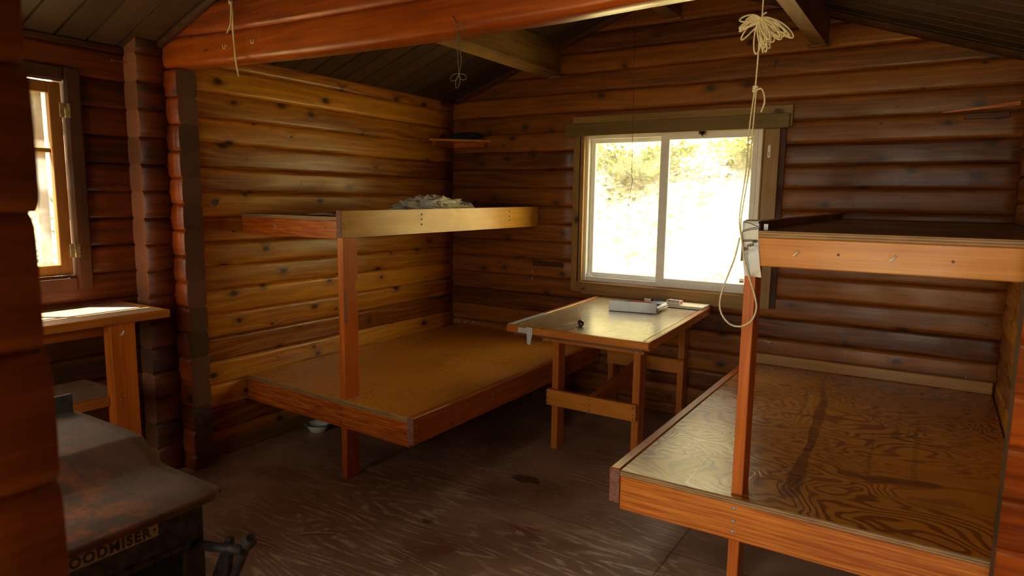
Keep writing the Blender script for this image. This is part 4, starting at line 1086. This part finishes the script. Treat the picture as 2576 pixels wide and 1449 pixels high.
mb.tube(spline([kc+Vector((.004, 0, -.004)), kc+Vector((.018, -.002, .0)), kc+Vector((.028, -.003, -.018)), kc+Vector((.031, -.003, -.045)), kc+Vector((.022, -.002, -.072))]), .0027, 6)
part('knot', mb, M['rope'], rp)
mb = MB()
for s0, s1, mid in ((-.003, -.514, -.519), (.003, -.503, -.511)):
    pass
mb.tube(spline([(kc.x-.002, YR, kc.z-.006), (-.535, YR, 1.73), (-.540, YR+.01, 1.60), (-.553, YR+.02, 1.48), (-.556, YR+.03, 1.43), (-.5515, YR+.035, 1.39)]), .0022, 6)
mb.tube(spline([(kc.x+.003, YR, kc.z-.006), (-.524, YR, 1.73), (-.531, YR+.01, 1.60), (-.546, YR+.02, 1.48), (-.550, YR+.025, 1.43), (-.547, YR+.03, 1.39)]), .0022, 6)
part('doubled_line', mb, M['rope'], rp)
yl = 2.278
part('dangling_loop', MB().tube(spline([(-.549, yl, 1.40), (-.543, yl, 1.36), (-.530, yl, 1.30), (-.512, yl, 1.245), (-.490, yl-.01, 1.19), (-.482, yl-.015, 1.15), (-.495, yl-.015, 1.11), (-.53, yl-.01, 1.085), (-.57, yl-.005, 1.09), (-.600, yl, 1.125), (-.605, yl, 1.17), (-.590, yl, 1.23), (-.565, yl, 1.31), (-.552, yl, 1.38)], 6), .0030, 7), M['rope'], rp)
# short doubled string over the tie beam
rs = empty('string', (-2.80, 1.99, 2.3)); tag(rs, 'short doubled cream string hanging down over the tie beam at its left end', 'string')
ys = YP-.022
mb = MB()
for q in range(3): mb.tube([Vector((-2.806, ys, 2.372))+Vector((.010*math.cos(t), .006*math.sin(t), .004*math.sin(t*2+q)-.004*q)) for t in [i*2*PI/12 for i in range(12)]], .0028, 6, closed=True)
part('knot', mb, M['rope'], rs)
part('strand', MB().tube(spline([(-2.806, ys, 2.372), (-2.795, ys, 2.34), (-2.789, ys-.002, 2.31), (-2.797, ys-.002, 2.26), (-2.790, ys-.002, 2.18), (-2.780, ys-.004, 2.10), (-2.757, ys-.008, 2.035)]), .003, 7), M['rope'], rs)
part('strand', MB().tube(spline([(-2.800, ys, 2.368), (-2.792, ys-.004, 2.33), (-2.786, ys-.006, 2.27), (-2.784, ys-.006, 2.18), (-2.772, ys-.006, 2.09), (-2.754, ys-.01, 2.033)]), .003, 7), M['rope'], rs)
part('short_tail', MB().tube(spline([(-2.806, ys, 2.366), (-2.803, ys-.003, 2.32), (-2.808, ys-.005, 2.27), (-2.832, ys-.006, 2.236)]), .003, 7), M['rope'], rs)
part('staple', MB().tube([(-2.818, YP+.004, 2.384), (-2.818, YP-.03, 2.384), (-2.797, YP-.03, 2.384), (-2.797, YP+.004, 2.384)], .0018, 6), M['nail'], rs)
# dark cord tied in a bow on the nail
ds = empty('cord', (-1.495, 1.98, 2.0)); tag(ds, 'dark thin cord tied in a bow, hanging from a nail in the tie beam', 'cord')
yd = YP-.034
c0 = Vector((-1.503, yd, 2.105)); b0_ = Vector((-1.496, yd, 1.935))
part('strand', MB().tube(spline([c0, (-1.503, yd, 2.03), b0_]), .0016, 6), M['darkcord'], ds)
part('strand', MB().tube(spline([c0, (-1.496, yd, 2.05), (-1.486, yd, 1.99), (-1.490, yd, 1.96), b0_]), .0016, 6), M['darkcord'], ds)
mb = MB()
for (dx, dz, wd) in ((-.038, -.012, .011), (.033, -.014, .010), (-.010, -.044, .009)):
    d_ = Vector((dx, 0, dz)); s_ = Vector((-dz, 0, dx)).normalized()
    mb.tube([b0_+d_*((1-math.cos(t))/2)+s_*math.sin(t)*wd for t in [i*2*PI/16 for i in range(16)]], .0015, 6, closed=True)
part('bow', mb, M['darkcord'], ds)
part('loose_end', MB().tube(spline([c0, c0+Vector((.014, -.004, .010)), c0+Vector((.028, -.004, .0)), c0+Vector((.034, -.002, -.035))]), .0018, 6), M['darkcord'], ds)
bwire = tag(MB().tube(spline([(-1.254, 3.0, 2.82), (-1.252, 3.0, 2.3), (-1.245, 3.0, 1.95), (-1.240, 3.0, 1.62), (-1.235, 3.0, 1.60), (-1.246, 3.0, 1.52), (-1.252, 3.0, 1.44), (-1.246, 3.0, 1.355)]), .0011, 5).build('wire', M['blackwire'], None, (-1.25, 3.0, 1.36)), 'thin black wire hanging in front of the left pane of the back window', 'wire')

# ------------------------------------------------------------------ small things on the walls and floor
hp = empty('coat_hook', (-.92, YB-.01, 2.35)); tag(hp, 'small grey metal hook on the back wall below the right purlin', 'hook')
part('plate', MB().box(-.930, -.912, YB-.010, YB-.004, 2.340, 2.366, .003), M['nail'], hp)
part('prong', MB().tube([(-.921, YB-.01, 2.352), (-.921, YB-.028, 2.345), (-.924, YB-.028, 2.322), (-.925, YB-.016, 2.316)], .0025, 6), M['nail'], hp)
lg = empty('wall_ledge', (.2, YB, 2.0)); tag(lg, 'short plain wooden strip and block nailed to the back wall at far right', 'ledge')
mb = MB(); mb.hexa([(-.03, YB-.03, 1.992), (.31, YB-.03, 2.012), (.31, YB-.002, 2.012), (-.03, YB-.002, 1.992)], [(-.03, YB-.03, 1.998), (.31, YB-.03, 2.035), (.31, YB-.002, 2.035), (-.03, YB-.002, 1.998)])
part('strip', mb, M['bunkx'], lg)
part('block', MB().box(.07, .27, YB-.022, YB-.0, 1.955, 1.985, .002), M['log_end'], lg)
tag(MB().box(-2.625, -2.36, YB-.018, YB-.002, .985, 1.022, .004).build('wall_cleat', M['darkwood_y'], None, (-2.49, YB, 1.0)), 'short dark wooden cleat fixed to the back wall left of the window', 'cleat')
for i, pts in enumerate(([(-3.395, 1.872, 2.16), (-3.40, 1.82, 2.165)],)):
    pass
nl = empty('nail', (XN, 1.80, 2.1)); tag(nl, 'two pale nails sticking out of the dark wall above the left window', 'nail')
part('nail_shank', MB().tube([(-3.49, 1.885, 2.145), (-3.47, 1.80, 2.14), (-3.469, 1.797, 2.14)], [.0018, .0018, .005], 6), M['bolt'], nl)
part('nail_shank', MB().tube([(XN-.01, 1.79, 2.10), (XN+.035, 1.775, 2.085)], .0018, 6), M['bolt'], nl)
tag(MB().tube(spline([(-2.29, 1.865, .003), (-2.25, 1.905, .004), (-2.21, 1.935, .003), (-2.165, 1.955, .003)]), .0026, 6).build('wire_offcut', M['palecloth'], None, (-2.23, 1.9, 0)), 'short white curved wire offcut lying on the brown floor', 'wire')
mb = MB(); rn = random.Random(21)
for i in range(260):
    x, y = rn.uniform(-3.0, -.2), rn.uniform(1.4, 4.0)
    a = rn.uniform(0, PI); l = rn.uniform(.001, .006); w_ = rn.uniform(.0006, .0016)
    dx, dy = math.cos(a)*l, math.sin(a)*l; ex, ey = -math.sin(a)*w_, math.cos(a)*w_
    mb.hexa([(x-dx-ex, y-dy-ey, .0002), (x+dx-ex, y+dy-ey, .0002), (x+dx+ex, y+dy+ey, .0002), (x-dx+ex, y-dy+ey, .0002)], [(x-dx-ex, y-dy-ey, .0016), (x+dx-ex, y+dy-ey, .0016), (x+dx+ex, y+dy+ey, .0016), (x-dx+ex, y-dy+ey, .0016)])
tag(mb.build('floor_crumbs', M['card']), 'pale crumbs and wood splinters scattered over the brown floor', 'debris', kind='stuff')

mb = MB(); rn = random.Random(31)
for (x, z, n_, sx, sz) in ((-3.20, .475, 14, .13, .012), (-3.36, .46, 8, .04, .02), (-2.2, .30, 8, .004, .10), (-.85, .61, 7, .10, .004), (-.2, .60, 9, .35, .004), (.2, .53, 6, .06, .01), (-2.63, .92, 4, .004, .08)):
    for i in range(n_):
        a = x+rn.gauss(0, sx*.5); b = z+rn.gauss(0, sz*.5); w_ = rn.uniform(.002, .011); h_ = rn.uniform(.0015, .004)
        if sz > sx: w_, h_ = h_, w_*1.5
        p_ = [(a-w_, YB-.0075, b-h_*.4), (a+w_*.3, YB-.0075, b-h_), (a+w_, YB-.0075, b+h_*.2), (a-w_*.2, YB-.0075, b+h_)]
        mb.hexa([(q[0], q[1]-.0015, q[2]) for q in p_], p_)
tag(mb.build('paint_flecks', M['paint'], None, (-1.5, YB, .5)), 'small chips of white paint and filler stuck low on the back log wall', 'paint', kind='stuff')

# ------------------------------------------------------------------ outdoors
def gh(x, y):
    """ground height around the cabin: a bank rises behind it and to the left"""
    h = -.45+.25*mnoise.noise(Vector((x*.25, y*.25, 0)))
    if y > 6.2: h += (y-6.2)*.62+.35*mnoise.noise(Vector((x*.5, y*.5, 3)))
    if x < -8: h += (-8-x)*.45
    return h
mb = MB(); N = 90; vs = []
for j in range(N+1):
    for i in range(N+1):
        x = -32+56*i/N; y = -22+54*j/N; vs.append((x, y, gh(x, y)))
mb.add(vs, [(j*(N+1)+i, j*(N+1)+i+1, (j+1)*(N+1)+i+1, (j+1)*(N+1)+i) for j in range(N) for i in range(N)], 0, True)
tag(mb.build('ground_outside', M['ground']), 'bright leaf-littered bank rising outside the windows', 'ground', kind='structure')
def shrub(c, r, nleaf, nbr, seed, mat, label, name='shrub', size=.05):
    rn = random.Random(seed); c = Vector(c)
    o = empty(name, c); tag(o, label, 'shrub', 'shrubs on the bank outside the window')
    br_ = MB(); lf = MB()
    for b in range(nbr):
        a = rn.uniform(0, 2*PI); L = r*rn.uniform(.7, 1.25); up = rn.uniform(.6, 1.5)
        pts = [c+Vector((0, 0, .0))]
        for k in range(1, 7):
            t = k/6
            pts.append(c+Vector((math.cos(a)*L*t, math.sin(a)*L*t, L*up*(t*1.3-.75*t*t)+.1*L*mnoise.noise(Vector((b, t*3, seed))))))
        br_.tube(pts, [.016*(1-k/8) for k in range(7)], 5)
        for q in range(nleaf//nbr):
            t = rn.uniform(.2, 1.); k = min(5, int(t*6)); p = pts[k].lerp(pts[k+1], t*6-k)+Vector((rn.gauss(0, .12), rn.gauss(0, .12), rn.gauss(0, .10)))*r*.8
            u = Vector((rn.gauss(0, 1), rn.gauss(0, 1), rn.gauss(0, .5))).normalized(); v = u.orthogonal().normalized()
            v = (v+u.cross(v)*rn.uniform(-1, 1)).normalized(); s = size*rn.uniform(.6, 1.3)
            lf.add([p-u*s, p-v*s*.42-u*s*.1, p+u*s, p+v*s*.42-u*s*.1], [(0, 1, 2, 3)])
    part('branches', br_, M['bark'], o); part('foliage', lf, mat, o)
    return o
labels = iter(('leafy yellow-green shrub outside, top left of the back window view', 'leafy shrub outside with arching bare twigs, at the centre top of the window view',
               'bright green shrub outside, upper right of the back window view', 'low green shrub nearest the cabin, at the left edge of the window view',
               'pale sparse shrub higher up the bank behind the others', 'dark evergreen shrub high on the bank, left of centre', 'dark evergreen shrub high on the bank to the right', 'large leafy shrub near the top of the bank'))
for (x, y, r, n, b, mt_, s) in ((-5.65, 9.9, .72, 2400, 22, 'leaf', .05), (-3.85, 9.7, .72, 2400, 22, 'leaf', .048), (-2.05, 9.9, .72, 2400, 22, 'leaf', .05), (-5.0, 8.05, .42, 900, 12, 'leaf', .032),
                                (-4.6, 11.9, 1.0, 2600, 18, 'leaf', .07), (-6.9, 12.0, 1.0, 2400, 14, 'leafdk', .075), (-2.2, 12.1, 1.0, 2400, 14, 'leafdk', .075), (-4.6, 14.6, 1.3, 2600, 14, 'leaf', .11)):
    shrub((x, y, gh(x, y)), r, n, b, int(x*10+y), M[mt_], next(labels), size=s)
lt = shrub((-8.2, 4.2, gh(-8.2, 4.2)), 2.4, 1500, 14, 77, M['leafdk'], 'tall dusty green shrub outside the left window')
lt['group'] = 'shrubs outside the left window'
